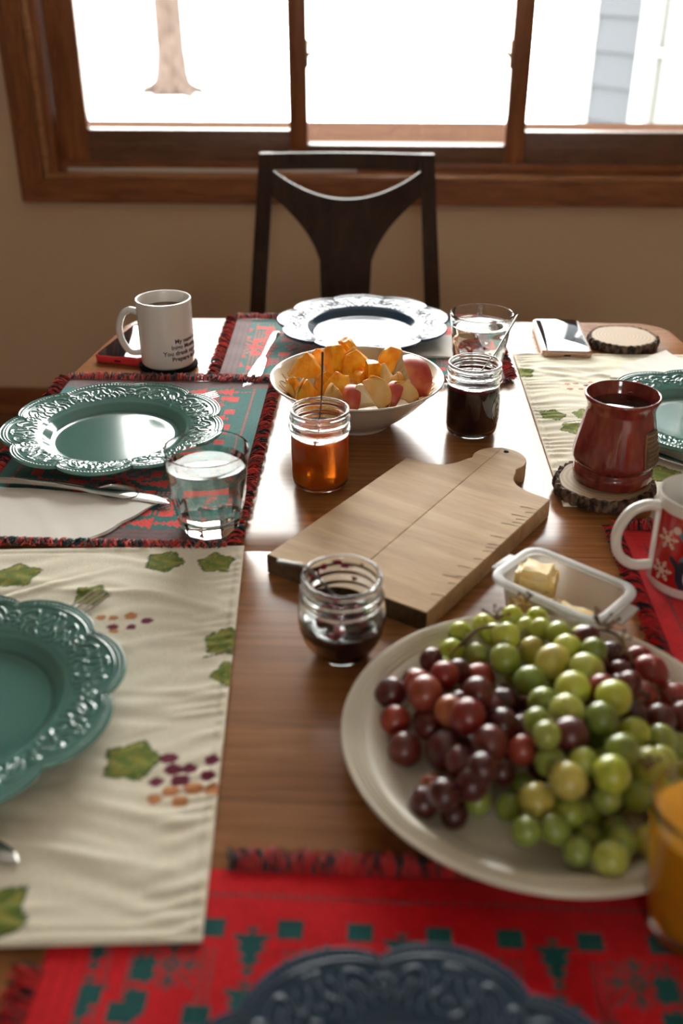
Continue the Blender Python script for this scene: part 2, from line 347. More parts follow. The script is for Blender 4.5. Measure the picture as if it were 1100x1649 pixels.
# ---------------------------------------------------------------- outside
n = 60; v = []; f = []
for j in range(n+1):
    for i in range(n+1):
        x = -30+i*1.0; y = 3.4+j*1.0
        z = -.42 + .04*math.sin(x*.9+y*.4)+.03*math.sin(y*1.3-x*.5) + (.15 if y > 17 else 0)
        v.append((x, y, z))
for j in range(n):
    for i in range(n): a = j*(n+1)+i; f.append((a, a+1, a+n+2, a+n+1))
st(pym('snow_ground', v, f, M['snow']))
bm = bmesh.new()
for k in range(220):
    x = -9+k*.085; y = 15.9+.1*math.sin(k*.7)
    tube(bm, [(x,y,-.45), (x+random.uniform(-.1,.1),y,-.36+random.uniform(0,.06))], lambda t: .035*(1-t)+.004, 4)
tag(obj('dry_grass_verge', bm, M['drygrass']), 'thin strip of dry tan grass showing through snow outside the window', 'grass', kind='stuff')
t = tag(empty('tree', (-2.93,14.9,-.42)), 'bare tree trunk with spreading roots standing in the snow outside', 'tree')
def tr_(r, z, a):
    fl = max(0, 1-z/.55)**2; return (r*(1+.08*math.sin(5*a+z)+fl*.55*(.55+.45*math.cos(4*a+.6))), z)
obj('trunk', lathe([(.22,-.1),(.22,0),(.215,.1),(.21,.3),(.2,.6),(.19,1.2),(.185,2.5),(.17,4),(.15,6),(.1,7)], 40, tr_), M['treebark'], t)
for a, l in ((.1,.42), (1.0,.3), (2.3,.32), (3.3,.45), (4.3,.4), (5.4,.42)):
    bm = bmesh.new(); c_, s_ = math.cos(a), math.sin(a)
    tube(bm, spline([(.15*c_,.15*s_,.18), ((.2+l*.4)*c_,(.2+l*.4)*s_,.07), ((.2+l)*c_,(.2+l)*s_+.05,-.02)], 6), lambda q: .07*(1-q)+.015, 8)
    obj('root', bm, M['treebark'], t)
for a, z0, l in ((.5,5,2.4), (2.6,5.4,2.2), (4.4,4.6,2.3)):
    bm = bmesh.new(); tube(bm, spline([(0,0,z0), (l*.4*math.cos(a),l*.4*math.sin(a),z0+.9), (l*math.cos(a),l*math.sin(a),z0+2.6)], 6), lambda q: .09*(1-q)+.02, 8); obj('branch', bm, M['treebark'], t)
# neighbour's house: local x runs along the wall, to the near right
ang = math.atan2(-.83, .55)
h = tag(empty('neighbour_house', (1.317,7.0,-.42), ang), 'grey clapboard house corner with white trimmed window seen through right panes', 'house')
boxo('wall_body', (0,4.5,.02,3.5,0,3.6), M['siding'], h, smooth=False)
boxo('corner_trim', (-.05,.04,-.025,.02,0,3.6), M['trimwhite'], h, bev=.004)
pm = None
for k in range(18):
    z = k*.2
    bm = bmesh.new()
    vs = [bm.verts.new(p) for p in ((.04,.02,z),(.425,.02,z),(.425,-.022,z),(.04,-.022,z),(.04,.02,z+.215),(.425,.02,z+.215),(.425,-.002,z+.215),(.04,-.002,z+.215))]
    if pm is None:
        for q in ((0,1,2,3),(7,6,5,4),(0,4,5,1),(1,5,6,2),(2,6,7,3),(3,7,4,0)): bm.faces.new([vs[i] for i in q])
        o = obj('siding_board', bm, M['siding'], h, smooth=False); pm = o.data
    else:
        bm.free(); o = bpy.data.objects.new('siding_board', pm); COL.objects.link(o); o.parent = h; o.location.z = z
fw = empty('window_frame', (.425,0,.5)); fw.parent = h
boxo('casing', (0,.125,-.04,.02,0,2.4), M['trimwhite'], fw, bev=.005); boxo('casing', (1.3,1.42,-.04,.02,0,2.4), M['trimwhite'], fw, bev=.005)
boxo('casing', (.125,1.3,-.04,.02,-.1,.02), M['trimwhite'], fw, bev=.005)
boxo('muntin', (.125,1.3,-.015,.015,.70,.74), M['trimwhite'], fw, bev=.003); boxo('muntin', (.70,.73,-.015,.015,.02,2.4), M['trimwhite'], fw, bev=.003)
boxo('pane', (.125,1.3,.012,.019,.02,2.4), M['farglass'], fw, smooth=False)
# ================================================================ TABLE
T = .75
def hw(y): t_ = (y-.89)/.76; return .515-.06*t_*t_
def tabpoly(y0, y1, e=0.0):
    R_ = .06; out = []; n_ = 16
    far, near = y1 > 1.6, y0 < .2
    ya, yb = y0 + (R_ if near else 0), y1 - (R_ if far else 0)
    right = [(.03+hw(ya+(yb-ya)*k/n_)+e, ya+(yb-ya)*k/n_) for k in range(n_+1)]
    if far: right += [(.03+hw(yb)+e-R_+R_*math.cos(a), yb+R_*math.sin(a)) for a in [PI/2*k/8 for k in range(1, 9)]]
    if near: right = [(.03+hw(ya)+e-R_+R_*math.cos(a), ya-R_*math.sin(a)) for a in [PI/2*k/8 for k in range(8, 0, -1)]] + right
    return right + [(.06-x, y) for x, y in right[::-1]]
tb = tag(empty('dining_table', (.03,.89,0)), 'long varnished brown wooden dining table carrying the breakfast dishes', 'table')
for y0, y1 in ((.11,.8955), (.8962,1.665)):
    o = obj('tabletop_panel', prism(tabpoly(y0, y1), T-.025, T, .0012), M['table'], tb, sharp=30)
    for v in o.data.vertices: v.co -= Vector((.03,.89,0))
def tb_box(name, d, bev=.003):
    o = obj(name, box(bmesh.new(), *d, bev=bev), M['table'], tb)
    for v in o.data.vertices: v.co -= Vector((.03,.89,0))
tb_box('apron', (-.33,.39,1.50,1.52,T-.105,T-.0255)); tb_box('apron', (-.33,.39,.26,.28,T-.105,T-.0255))
tb_box('apron', (-.35,-.33,.28,1.50,T-.105,T-.0255)); tb_box('apron', (.39,.41,.28,1.50,T-.105,T-.0255))
for x in (-.34, .40):
    for y in (.27, 1.51):
        o = obj('leg', lathe([(0,0),(.014,0),(.017,.01),(.022,.3),(.027,.62),(.028,T-.026),(0,T-.026)], 20), M['table'], tb, loc=(x-.03,y-.89,0))
# ================================================================ CHAIR
ch = tag(empty('dining_chair', (-.082,2.3,0)), 'dark wooden chair with curved Y shaped backrest between table and window', 'chair')
def yb(z): return .02+.135*max(0, (z-.45))/.45    # the back leans away
for s in (-1, 1):
    bm = bmesh.new(); P = []
    for k in range(25):
        z = .894*k/24; x = s*(.2145 - .026*max(0, (z-.512)/.382)) if z > .512 else s*.2145
        y = yb(z) if z > .45 else .02+.07*(1-z/.45)**2
        wd = .017+.002*math.sin(PI*z/.9) ; P.append([(x-wd, y-.012, z), (x+wd, y-.012, z), (x+wd, y+.014, z), (x-wd, y+.014, z)])
    R_ = [[bm.verts.new(p) for p in q] for q in P]
    for a, b in zip(R_[:-1], R_[1:]):
        for k in range(4): bm.faces.new((a[k], a[(k+1)%4], b[(k+1)%4], b[k]))
    bm.faces.new(R_[0]); bm.faces.new(R_[-1][::-1]); bmesh.ops.recalc_face_normals(bm, faces=bm.faces[:])
    bmesh.ops.bevel(bm, geom=[e for e in bm.edges if abs(e.verts[0].co.z-e.verts[1].co.z) > .01], offset=.003, segments=2, affect='EDGES')
    obj('back_post', bm, M['chair'], ch)
def panel(outline_fn, n_, name):     # vertical panel following the lean: rows of (x0,x1,z)
    bm = bmesh.new(); rows = []
    for x0, x1, z, m_ in outline_fn:
        row = []
        for side in (-.008, .008):
            row.append([bm.verts.new((x0+(x1-x0)*i/m_, yb(z)+side+.02*(1-(2*((x0+(x1-x0)*i/m_))/.40)**2), z)) for i in range(m_+1)])
        rows.append(row)
    for a, b in zip(rows[:-1], rows[1:]):
        for sd in (0,1):
            for i in range(len(a[0])-1): bm.faces.new((a[sd][i], a[sd][i+1], b[sd][i+1], b[sd][i]))
        for i in (0, -1): bm.faces.new((a[0][i], a[1][i], b[1][i], b[0][i]))
    for r_ in (rows[0], rows[-1]):
        for i in range(len(r_[0])-1): bm.faces.new((r_[0][i], r_[0][i+1], r_[1][i+1], r_[1][i]))
    return obj(name, bm, M['chair'], ch, sharp=35)
panel([(-.172,.172,z,16) for z in (.858,.868,.878,.888,.893)], 0, 'top_rail')
# Y splat: columns across, top edge a sagging curve, lower edge narrowing to the stem
def half(z):      # half width of the stem outline, flaring to the posts at the top
    if z <= .60: return .054+.004*(.60-z)/.15
    t_ = (z-.60)/.205; return .054+.128*(t_**2.1)
def topz(x): return .792+.062*(min(1, abs(x)/.172))**2.0
bm = bmesh.new(); cols = []
for i in range(41):
    x = -.180+.360*i/40
    if abs(x) < .054: zb = .46
    else: zb = .60+.205*min(1, ((abs(x)-.054)/.128))**(1/2.1)
    zt = max(topz(x), zb+.004); m_ = 14
    yo = .02*(1-(x/.2)**2)
    cols.append([[bm.verts.new((x, yb(zb+(zt-zb)*k/m_)+sd+yo, zb+(zt-zb)*k/m_)) for k in range(m_+1)] for sd in (-.007,.007)])
for a, b in zip(cols[:-1], cols[1:]):
    for sd in (0,1):
        for k in range(14): bm.faces.new((a[sd][k], a[sd][k+1], b[sd][k+1], b[sd][k]))
    bm.faces.new((a[0][0], a[1][0], b[1][0], b[0][0])); bm.faces.new((a[0][-1], a[1][-1], b[1][-1], b[0][-1]))
for c_ in (cols[0], cols[-1]):
    for k in range(14): bm.faces.new((c_[0][k], c_[0][k+1], c_[1][k+1], c_[1][k]))
obj('splat', bm, M['chair'], ch, sharp=35)
boxo('seat', (-.21,.21,-.42,.005,.425,.46), M['chair'], ch, bev=.008)
for x in (-.185,.185): obj('front_leg', lathe([(0,0),(.012,0),(.018,.42),(.018,.425),(0,.425)], 16), M['chair'], ch, loc=(x,-.39,0))
for x in (-.2,.2): boxo('side_stretcher', (x-.009,x+.009,-.38,.05,.18,.21), M['chair'], ch, bev=.003)
# ================================================================ PLACEMATS
def colattr(me, cols, domain='POINT'):
    a = me.color_attributes.new('print', 'FLOAT_COLOR', domain)
    a.data.foreach_set('color', np.c_[cols, np.ones(len(cols))].astype(np.float32).ravel())
FLAKE = ["......#......",".#..#.#.#..#.","..#..###..#..","...#..#..#...",".#..#.#.#..#.","..#..###..#..","######.######","..#..###..#..",".#..#.#.#..#.","...#..#..#...","..#..###..#..",".#..#.#.#..#.","......#......"]
TREE = ["....#....","...###...","....#....","...###...","..#####..","...###...","..#####..",".#######.","..#####..",".#######.","#########","....#....","...###..."]
FL = np.array([[c == '#' for c in r] for r in FLAKE]); TRE = np.array([[c == '#' for c in r] for r in TREE])
FL = np.kron(FL, np.ones((1,1), bool))
def stamp(G, bmp, i, j, rot=0, k=1):
    b = np.rot90(np.kron(bmp, np.ones((k,k), bool)), rot); h_, w_ = b.shape
    i0, j0 = i-h_//2, j-w_//2
    for a in range(h_):
        for c_ in range(w_):
            if b[a, c_] and 0 <= i0+a < G.shape[0] and 0 <= j0+c_ < G.shape[1]: G[i0+a, j0+c_] = 1
def wovengrid(nu, nv):
    G = np.zeros((nu, nv), int)
    for d in (7,):
        for i in range(d, nu-d):
            if i % 2: G[i, d] = G[i, nv-1-d] = 1
        for j in range(d, nv-d):
            if j % 2: G[d+7, j] = G[nu-8-d, j] = 1
    sq = np.ones((6,5), bool)
    c0 = nu//2
    for s in (0, 1):          # rows of squares, trees and ladders along the two long sides
        row = 16; jj = row if s == 0 else nv-1-row; rot = 3 if s == 0 else 1
        for m_ in (-2,-1,0,1,2):
            ic = c0+m_*34
            for q in (-9, 9):
                stamp(G, sq, ic+q, jj)
                for z in range(5, 19):
                    if z % 2 == 0: stamp(G, np.ones((1,1),bool), ic+q-1, jj+(z if s == 0 else -z)); stamp(G, np.ones((1,1),bool), ic+q+1, jj+(z if s == 0 else -z))
                stamp(G, sq, ic+q, jj+(22 if s == 0 else -22))
            stamp(G, TRE, ic, jj+(6 if s == 0 else -6), rot)
            stamp(G, TRE, ic, jj+(20 if s == 0 else -20), rot)
            if m_ < 2: stamp(G, FL, ic+17, jj+(10 if s == 0 else -10), 0, 1)
    for m_ in (-2,-1,0,1,2):
        stamp(G, FL, c0+m_*30, nv//2, 0, 2)
    for s in (-1, 1):
        for j in range(20, nv-20, 18):
            ii = nu//2+s*(nu//2-22)
            stamp(G, np.ones((5,6),bool), ii, j); stamp(G, np.ones((5,6),bool), ii, j+8)
            for z in (0, 2, 4): stamp(G, np.ones((1,1),bool), ii-1, j+12+z-2); stamp(G, np.ones((1,1),bool), ii+1, j+12+z-2)
    return G
def woven_mat(loc, rz, lu, lv, base, fig, endc, label, zf=None, fringe_cols=None, fr=.016, group='fringed woven placemats', skip=None):
    root = empty('placemat', loc, rz); tag(root, label, 'placemat', group)
    cs = .0028; nu, nv = int(lu/cs), int(lv/cs); G = wovengrid(nu, nv)
    C_ = np.where(G[..., None] == 1, np.array(fig), np.array(base)).astype(float)
    ew = 10
    for i in list(range(ew))+list(range(nu-ew, nu)): C_[i, :] = np.array(endc)*(1 if (i % 3) else .85)
    C_ *= (1+.10*rs.randn(nu, nv, 1)*.6)
    us = (np.arange(nu+1)/nu-.5)*lu; vs = (np.arange(nv+1)/nv-.5)*lv
    U, V = np.meshgrid(us, vs, indexing='ij')
    Z = .0016+.0005*np.sin(U*38+V*9)*np.sin(V*31-U*6)+.0003*np.sin(V*90+U*40)
    if zf is not None: Z = Z+zf(U, V)
    n0 = (nu+1)*(nv+1)
    verts = np.r_[np.c_[U.ravel(), V.ravel(), Z.ravel()], np.c_[U.ravel()[[0, nv, n0-1, n0-1-nv]], V.ravel()[[0, nv, n0-1, n0-1-nv]], [0.0002]*4]]
    I, J = np.meshgrid(np.arange(nu), np.arange(nv), indexing='ij'); a = (I*(nv+1)+J).ravel()
    F = np.c_[a, a+nv+1, a+nv+2, a+1]
    faces = [tuple(q) for q in F] + [(n0, n0+1, n0+2, n0+3)]
    o = pym('cloth', verts, faces, M['woven'], root)
    fc = np.repeat(C_.reshape(-1, 3), 4, axis=0); fc = np.r_[fc, np.tile(base, (4, 1))]
    colattr(o.data, np.clip(fc, 0, 1), 'CORNER')
    # fringe of yarn
    pv = []; pf = []; pc = []
    def strand(x, y, dx, dy):
        if skip and skip(loc[0]+x*math.cos(rz)-y*math.sin(rz), loc[1]+x*math.sin(rz)+y*math.cos(rz)): return
        L_ = fr*random.uniform(.7,1.2); ph = random.uniform(-1.3,1.3); c = random.choice(fringe_cols); tx, ty = -dy, dx
        p = np.array([x, y, .0015]); prev = None; w = .00085
        up = random.uniform(.2, 1.1)
        for k in range(4):
            t_ = k/3; q = p + np.array([dx,dy,0])*L_*t_ + np.array([tx,ty,0])*L_*.45*ph*t_*t_ + np.array([0,0,1])*(L_*.38*up*math.sin(PI*min(1, t_*.8))+.0006)
            b = len(pv)
            for s_ in ((-1,-.4),(1,-.4),(0,1)): pv.append(q+np.array([tx,ty,0])*w*s_[0]+np.array([0,0,1])*w*s_[1]*.9+np.array([0,0,.0005])); pc.append(np.array(c)*random.uniform(.7,1.2))
            if k:
                for m_ in range(3): pf.append((b-3+m_, b-3+(m_+1)%3, b+(m_+1)%3, b+m_))
        pf.append((len(pv)-3, len(pv)-2, len(pv)-1))
    for side in range(4):
        ln = lu if side < 2 else lv; n_ = int(ln/.00052)
        for k in range(n_):
            u = -ln/2+ln*k/n_+random.uniform(-.001,.001)
            if side == 0: strand(u, lv/2-.002, 0, 1)
            elif side == 1: strand(u, -lv/2+.002, 0, -1)
            elif side == 2: strand(lu/2-.002, u, 1, 0)
            else: strand(-lu/2+.002, u, -1, 0)
    g = pym('fringe', pv, pf, M['yarn'], root, smooth=False); g['kind'] = 'stuff'
    colattr(g.data, np.clip(np.array(pc), 0, 1))
    return root
GRN, RED, GREY = (.026,.155,.145), (.72,.06,.048), (.17,.105,.11)
YG = [(.72,.07,.06),(.78,.13,.10),(.03,.04,.05),(.02,.12,.12),(.65,.06,.05),(.02,.025,.03)]
woven_mat((-.306,1.136,T+.0008), PI/2, .462, .300, GRN, RED, GREY, 'green woven placemat with red snowflakes under the round green plate at far left', None, YG)
woven_mat((-.027,1.522,T+.0004), math.radians(1.5), .430, .280, GRN, RED, GREY, 'green and red fringed placemat under the navy plate by the chair', None, YG)
RB = [(.55,.02,.025),(.62,.04,.04),(.015,.02,.03),(.01,.05,.055),(.5,.02,.02)]
woven_mat((.020,.318,T+.0002), math.radians(-.5), .445, .310, (.56,.008,.014), (.012,.085,.085), (.56,.008,.014), 'red fringed placemat with green trees at the near end under the navy plate', None, RB, .016, skip=lambda x, y: (x < -.095 and y > .392) or math.hypot(x-.132, y-.589) < .125)
woven_mat((.398,.722,T+.0002), PI/2, .46, .262, (.56,.008,.014), (.012,.06,.065), (.56,.008,.014), 'red fringed placemat at right edge under the snowflake mug', None, RB, .018, skip=lambda x, y: math.hypot(x-.132, y-.589) < .125 or y > .985)
# printed linen mats
def linen_mat(loc, rz, w, d, prints, label, seed):
    root = empty('placemat', loc, rz); tag(root, label, 'placemat', 'cream printed placemats')
    cs = .0017; nu, nv = int(w/cs), int(d/cs)
    us = (np.arange(nu+1)/nu-.5)*w; vs = (np.arange(nv+1)/nv-.5)*d
    U, V = np.meshgrid(us, vs, indexing='ij')
    base = np.array((.80,.745,.61)); Cc = np.tile(base, (nu+1, nv+1, 1)).astype(float)
    R_ = np.random.RandomState(seed)
    ci, si = math.cos(-rz), math.sin(-rz)
    for p in prints:
        kind, wx, wy = p[:3]; dx, dy = wx-loc[0], wy-loc[1]; x = dx*ci-dy*si; y = dx*si+dy*ci
        X, Y = U-x, V-y
        if kind == 'leaf':
            R0, an = p[3], p[4]; A = np.arctan2(Y, X)-an; D_ = np.hypot(X, Y)
            rr = R0*(.74+.34*(1-np.abs(np.mod(A*2.5/PI+.5, 1)-.5)*2)**1.2*(.75+.25*np.cos(A))+.07*np.mod(A*18/PI, 1))
            m_ = D_ < rr
            vein = np.abs(np.sin(2.5*A))*D_/R0 
            t_ = .5+.5*np.sin(X*260+np.sin(Y*230)*1.5)*np.cos(Y*200)
            colr = np.array((.10,.17,.035))*(1-t_[..., None])+np.array((.28,.27,.06))*t_[..., None]
            colr = np.where((np.abs(np.sin(2.5*A)) < .07)[..., None] & (D_ > R0*.1)[..., None], np.array((.42,.34,.10)), colr)
            colr = np.where((D_ > rr*.90)[..., None], np.array((.06,.11,.03)), colr)
            Cc = np.where(m_[..., None], colr, Cc)
        elif kind == 'berries':
            for (bx, by, r_, ty) in p[3]:
                E_ = ((X-bx)/(r_*1.15))**2+((Y-by)/r_)**2
                c = np.array((.17,.025,.05)) if ty else np.array((.55,.24,.10))
                sh = np.where((E_ > .75)[..., None], c*.72, c)
                Cc = np.where((E_ < 1)[..., None], sh, Cc)
        elif kind == 'twig':
            x2, y2 = p[3], p[4]; l_ = math.hypot(x2, y2); tt = np.clip((X*x2+Y*y2)/l_**2, 0, 1)
            Cc = np.where((np.hypot(X-tt*x2, Y-tt*y2) < .0013)[..., None], np.array((.12,.08,.06)), Cc)
    Z = np.zeros_like(U)
    for k in range(34):
        cx, cy = R_.uniform(-w/2, w/2), R_.uniform(-d/2, d/2); sx, sy = R_.uniform(.03,.09), R_.uniform(.004,.009)
        tl = R_.uniform(-.5,.5); X = (U-cx)+tl*0; Y = (V-cy)+tl*(U-cx)
        Z += R_.uniform(.0010,.0026)*np.exp(-(X/sx)**2-(Y/sy)**2)*R_.choice([1,1,-.5])
    for sgn in (-1, 1):      # puckers along the sides
        e_ = np.exp(-((sgn*U-w/2)/.035)**2)
        Z += .0009*e_*np.sin(V*420+3*np.sin(V*60+sgn)+6*np.sin(U*20))
    Z += .0005*np.sin(V*240+4*np.sin(U*30+V*17))*np.sin(U*25+V*33+seed)
    edge = np.minimum(w/2-np.abs(U), d/2-np.abs(V)); Z += .0007*np.exp(-((edge-.004)/.003)**2)-.0006*np.exp(-((edge-.009)/.0015)**2)
    Z = Z*np.clip(edge/.004, 0, 1)+.0018
    Z = np.maximum(Z, .0009)
    n0 = (nu+1)*(nv+1); cid = [0, nv, n0-1, n0-1-nv]
    ring = [i*(nv+1) for i in range(nu+1)]+[nu*(nv+1)+j for j in range(1, nv+1)]+[i*(nv+1)+nv for i in range(nu-1, -1, -1)]+[j for j in range(nv-1, 0, -1)]
    top = np.c_[U.ravel(), V.ravel(), Z.ravel()]; low = top[ring].copy(); low[:, 2] = .0001
    verts = np.r_[top, low]
    I, J = np.meshgrid(np.arange(nu), np.arange(nv), indexing='ij'); a = (I*(nv+1)+J).ravel()
    faces = [tuple(q) for q in np.c_[a, a+nv+1, a+nv+2, a+1]]
    m_ = len(ring)
    faces += [(ring[k], n0+k, n0+(k+1)%m_, ring[(k+1)%m_]) for k in range(m_)]
    o = pym('cloth', verts, faces, M['linen'], root)
    Cc = Cc*(1+.03*np.sin(U*2400)[..., None]*np.sin(V*2300)[..., None])
    cc = Cc.reshape(-1, 3); cc = np.r_[cc, np.tile(base*.9, (len(ring), 1))]
    colattr(o.data, np.clip(cc, 0, 1))
    return root
def berries(seed, n, sx, sy, r0=.0060):
    R_ = np.random.RandomState(seed); out = []
    while len(out) < n:
        x, y = R_.uniform(-sx, sx), R_.uniform(-sy, sy)
        if all(math.hypot(x-a[0], y-a[1]) > .0125 for a in out): out.append((x, y, r0*R_.uniform(.8,1.15), R_.rand() < .55))
    return out
linen_mat((-.288,.6445,T+.0034), math.radians(3.9), .335, .484, [
    ('leaf',-.184,.573,.024,2.6), ('berries',-.140,.556,berries(3,12,.024,.024)), ('berries',-.232,.757,[(-.024,.006,.0042,0),(-.012,.005,.0038,0),(.004,.008,.0052,0),(-.010,-.009,.0046,1),(.007,-.010,.0044,1),(.020,.000,.0052,1),(-.008,-.016,.0036,0)]),
    ('leaf',-.216,.862,.021,1.2), ('leaf',-.163,.862,.020,.4), ('leaf',-.134,.728,.022,.2), ('leaf',-.122,.682,.018,2.0), ('twig',-.150,.703,.028,.012),
    ('leaf',-.245,.428,.026,.9), ('leaf',-.275,.797,.018,1.2), ('leaf',-.40,.47,.024,2), ('berries',-.34,.45,berries(8,9,.02,.02)), ('leaf',-.36,.83,.024,.4)],
    'cream linen placemat printed with leaves and grapes under the green plate at near left', 2)
linen_mat((.359,1.255,T+.0006), math.radians(.2), .290, .500, [
    ('leaf',.240,1.261,.019,1.3), ('leaf',.284,1.266,.018,.3), ('leaf',.262,1.218,.019,2.2), ('twig',.252,1.238,.03,.008), ('berries',.306,1.367,berries(5,10,.028,.016,.004)),
    ('leaf',.216,1.418,.020,.5), ('leaf',.346,1.088,.024,.2), ('leaf',.30,1.135,.016,1.4), ('berries',.43,1.06,berries(6,8,.02,.02)), ('leaf',.47,1.45,.02,.3)],
    'cream linen placemat printed with leaves at far right under the brown mug', 5)
# ================================================================ PLATES
def seg_h(px_, py_, strokes, w):
    best = np.full(px_.shape, 9.0)
    for st_ in strokes:
        P = np.array(st_, float)
        for a, b in zip(P[:-1], P[1:]):
            ab = b-a; l2 = max(1e-9, (ab**2).sum()); t_ = np.clip(((px_-a[0])*ab[0]+(py_-a[1])*ab[1])/l2, 0, 1)
            best = np.minimum(best, np.hypot(px_-a[0]-t_*ab[0], py_-a[1]-t_*ab[1]))
    return np.clip(1-(best/w)**2, 0, 1)
def sp2(p, n=5): return [(q[0], q[1]) for q in spline([(a, b, 0) for a, b in p], n)]
STK = [sp2([(3,19),(5,13),(10,9),(15,12),(17,18),(22,22),(29,21),(33,16),(32,10),(27,8),(25,11)]), sp2([(19,14),(23,8),(21,2)]), sp2([(24,15),(29,11),(30,5)], 4),
       sp2([(33,15),(38,20),(42,22)]), sp2([(35,11),(40,7),(39,1)]), sp2([(8,11),(9,5),(4,1)]), sp2([(11,19),(13,15),(12,12)],3), sp2([(13,8),(16,4),(14,0)],3), [(43,13),(43,14)], [(2,7),(2,8)], sp2([(0,22),(2,24),(6,23)],3), sp2([(37,15),(42,17)],2)]
def plate_mesh():
    NA = 792; R0 = .130; A = np.arange(NA)/NA*2*PI
    lobe = np.abs(np.sin(4.5*A))**.62; RR = R0+.0130*lobe
    S_ = np.r_[np.linspace(0, .56, 8)[1:], np.linspace(.565, .70, 14), np.linspace(.703, 1.0, 74)]
    V = []; s_, a_ = np.meshgrid(S_, A, indexing='ij')
    wgt = np.clip((s_-.60)/.38, 0, 1)**1.5
    r = s_*(R0*1.035*(1-wgt)+RR[None]*wgt)
    def prof(s): return np.interp(s, [0,.55,.60,.64,.68,.72,.80,.95,1], [.0045,.0045,.0055,.0105,.0155,.0175,.0195,.0235,.0245])
    z = prof(s_)
    # scroll relief, mirrored inside every lobe
    ph = (np.mod(a_*9/(2*PI), 1)-.5)*(2*PI/9)        # angle from the lobe centre
    al = np.abs(ph)*r*1000; bl = (s_-.725)*R0*1.05*1000*26/27.5
    h_ = np.zeros_like(z); rows = np.where((S_ > .70) & (S_ < .945))[0]
    h_[rows] = seg_h(al[rows], bl[rows], STK, 1.35)*.0010
    z = z+h_
    bead = np.exp(-((s_-.962)/.0065)**2)*(.5+.5*np.cos(a_*9*22))*.0009
    z = z+bead+.0009*np.exp(-((s_-.940)/.004)**2)+.0007*np.exp(-((s_-.986)/.005)**2)
    z = z-.0022*np.clip((s_-.990)/.01, 0, 1)**2
    top = np.stack([r*np.cos(a_), r*np.sin(a_), z], -1).reshape(-1, 3)
    und = []
    for s, zo in ((.985,-.0045),(.85,-.0045),(.70,-.0045),(.62,-.0052),(.60,-.0062),(.56,-.0062),(.54,-.003),(.3,-.003)):
        w_ = max(0, (s-.60)/.38)**1.5; w_ = min(1, w_); rr = s*(R0*1.035*(1-w_)+RR*w_)
        zz = max(0, float(prof(np.array(s)))+zo) if s not in (.60,.56) else 0.0
        und.append(np.stack([rr*np.cos(A), rr*np.sin(A), np.full(NA, zz)], -1))
    nt = len(S_); V = np.r_[[[0,0,.0045]], top, np.concatenate(und), [[0,0,.0015]]]
    F = []; j = np.arange(NA); k = (j+1) % NA
    F += [(0, 1+a, 1+b) for a, b in zip(j, k)]
    tot = nt+8
    for i in range(tot-1):
        a = 1+i*NA; b = a+NA
        F += list(zip((a+j).tolist(), (b+j).tolist(), (b+k).tolist(), (a+k).tolist()))
    e_ = 1+(tot-1)*NA; last = len(V)-1
    F += [(e_+a, last, e_+b) for a, b in zip(j.tolist(), k.tolist())]
    me = bpy.data.meshes.new('plate'); me.from_pydata(V.tolist(), [], [tuple(map(int, q)) for q in F]); me.update(); me.shade_smooth(); me.materials.append(M['green_glaze']); return me
PM = plate_mesh()
def plate(x, y, z, rz, mt, label, tilt=(0,0), group='embossed scalloped dinner plates'):
    o = bpy.data.objects.new('dinner_plate', PM); COL.objects.link(o); o.location = (x,y,z); o.rotation_euler = (tilt[0],tilt[1],math.radians(rz))
    o.material_slots[0].link = 'OBJECT'; o.material_slots[0].material = mt
    return tag(o, label, 'plate', group)
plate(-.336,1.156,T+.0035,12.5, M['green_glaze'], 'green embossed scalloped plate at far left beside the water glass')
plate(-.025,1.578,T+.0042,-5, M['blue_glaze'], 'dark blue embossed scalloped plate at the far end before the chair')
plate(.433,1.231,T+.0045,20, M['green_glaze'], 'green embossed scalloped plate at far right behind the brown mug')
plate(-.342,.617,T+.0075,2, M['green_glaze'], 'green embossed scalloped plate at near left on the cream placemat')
plate(.021,.262,T+.0030,95.5, M['blue_glaze'], 'dark blue embossed scalloped plate at the bottom of the photo')
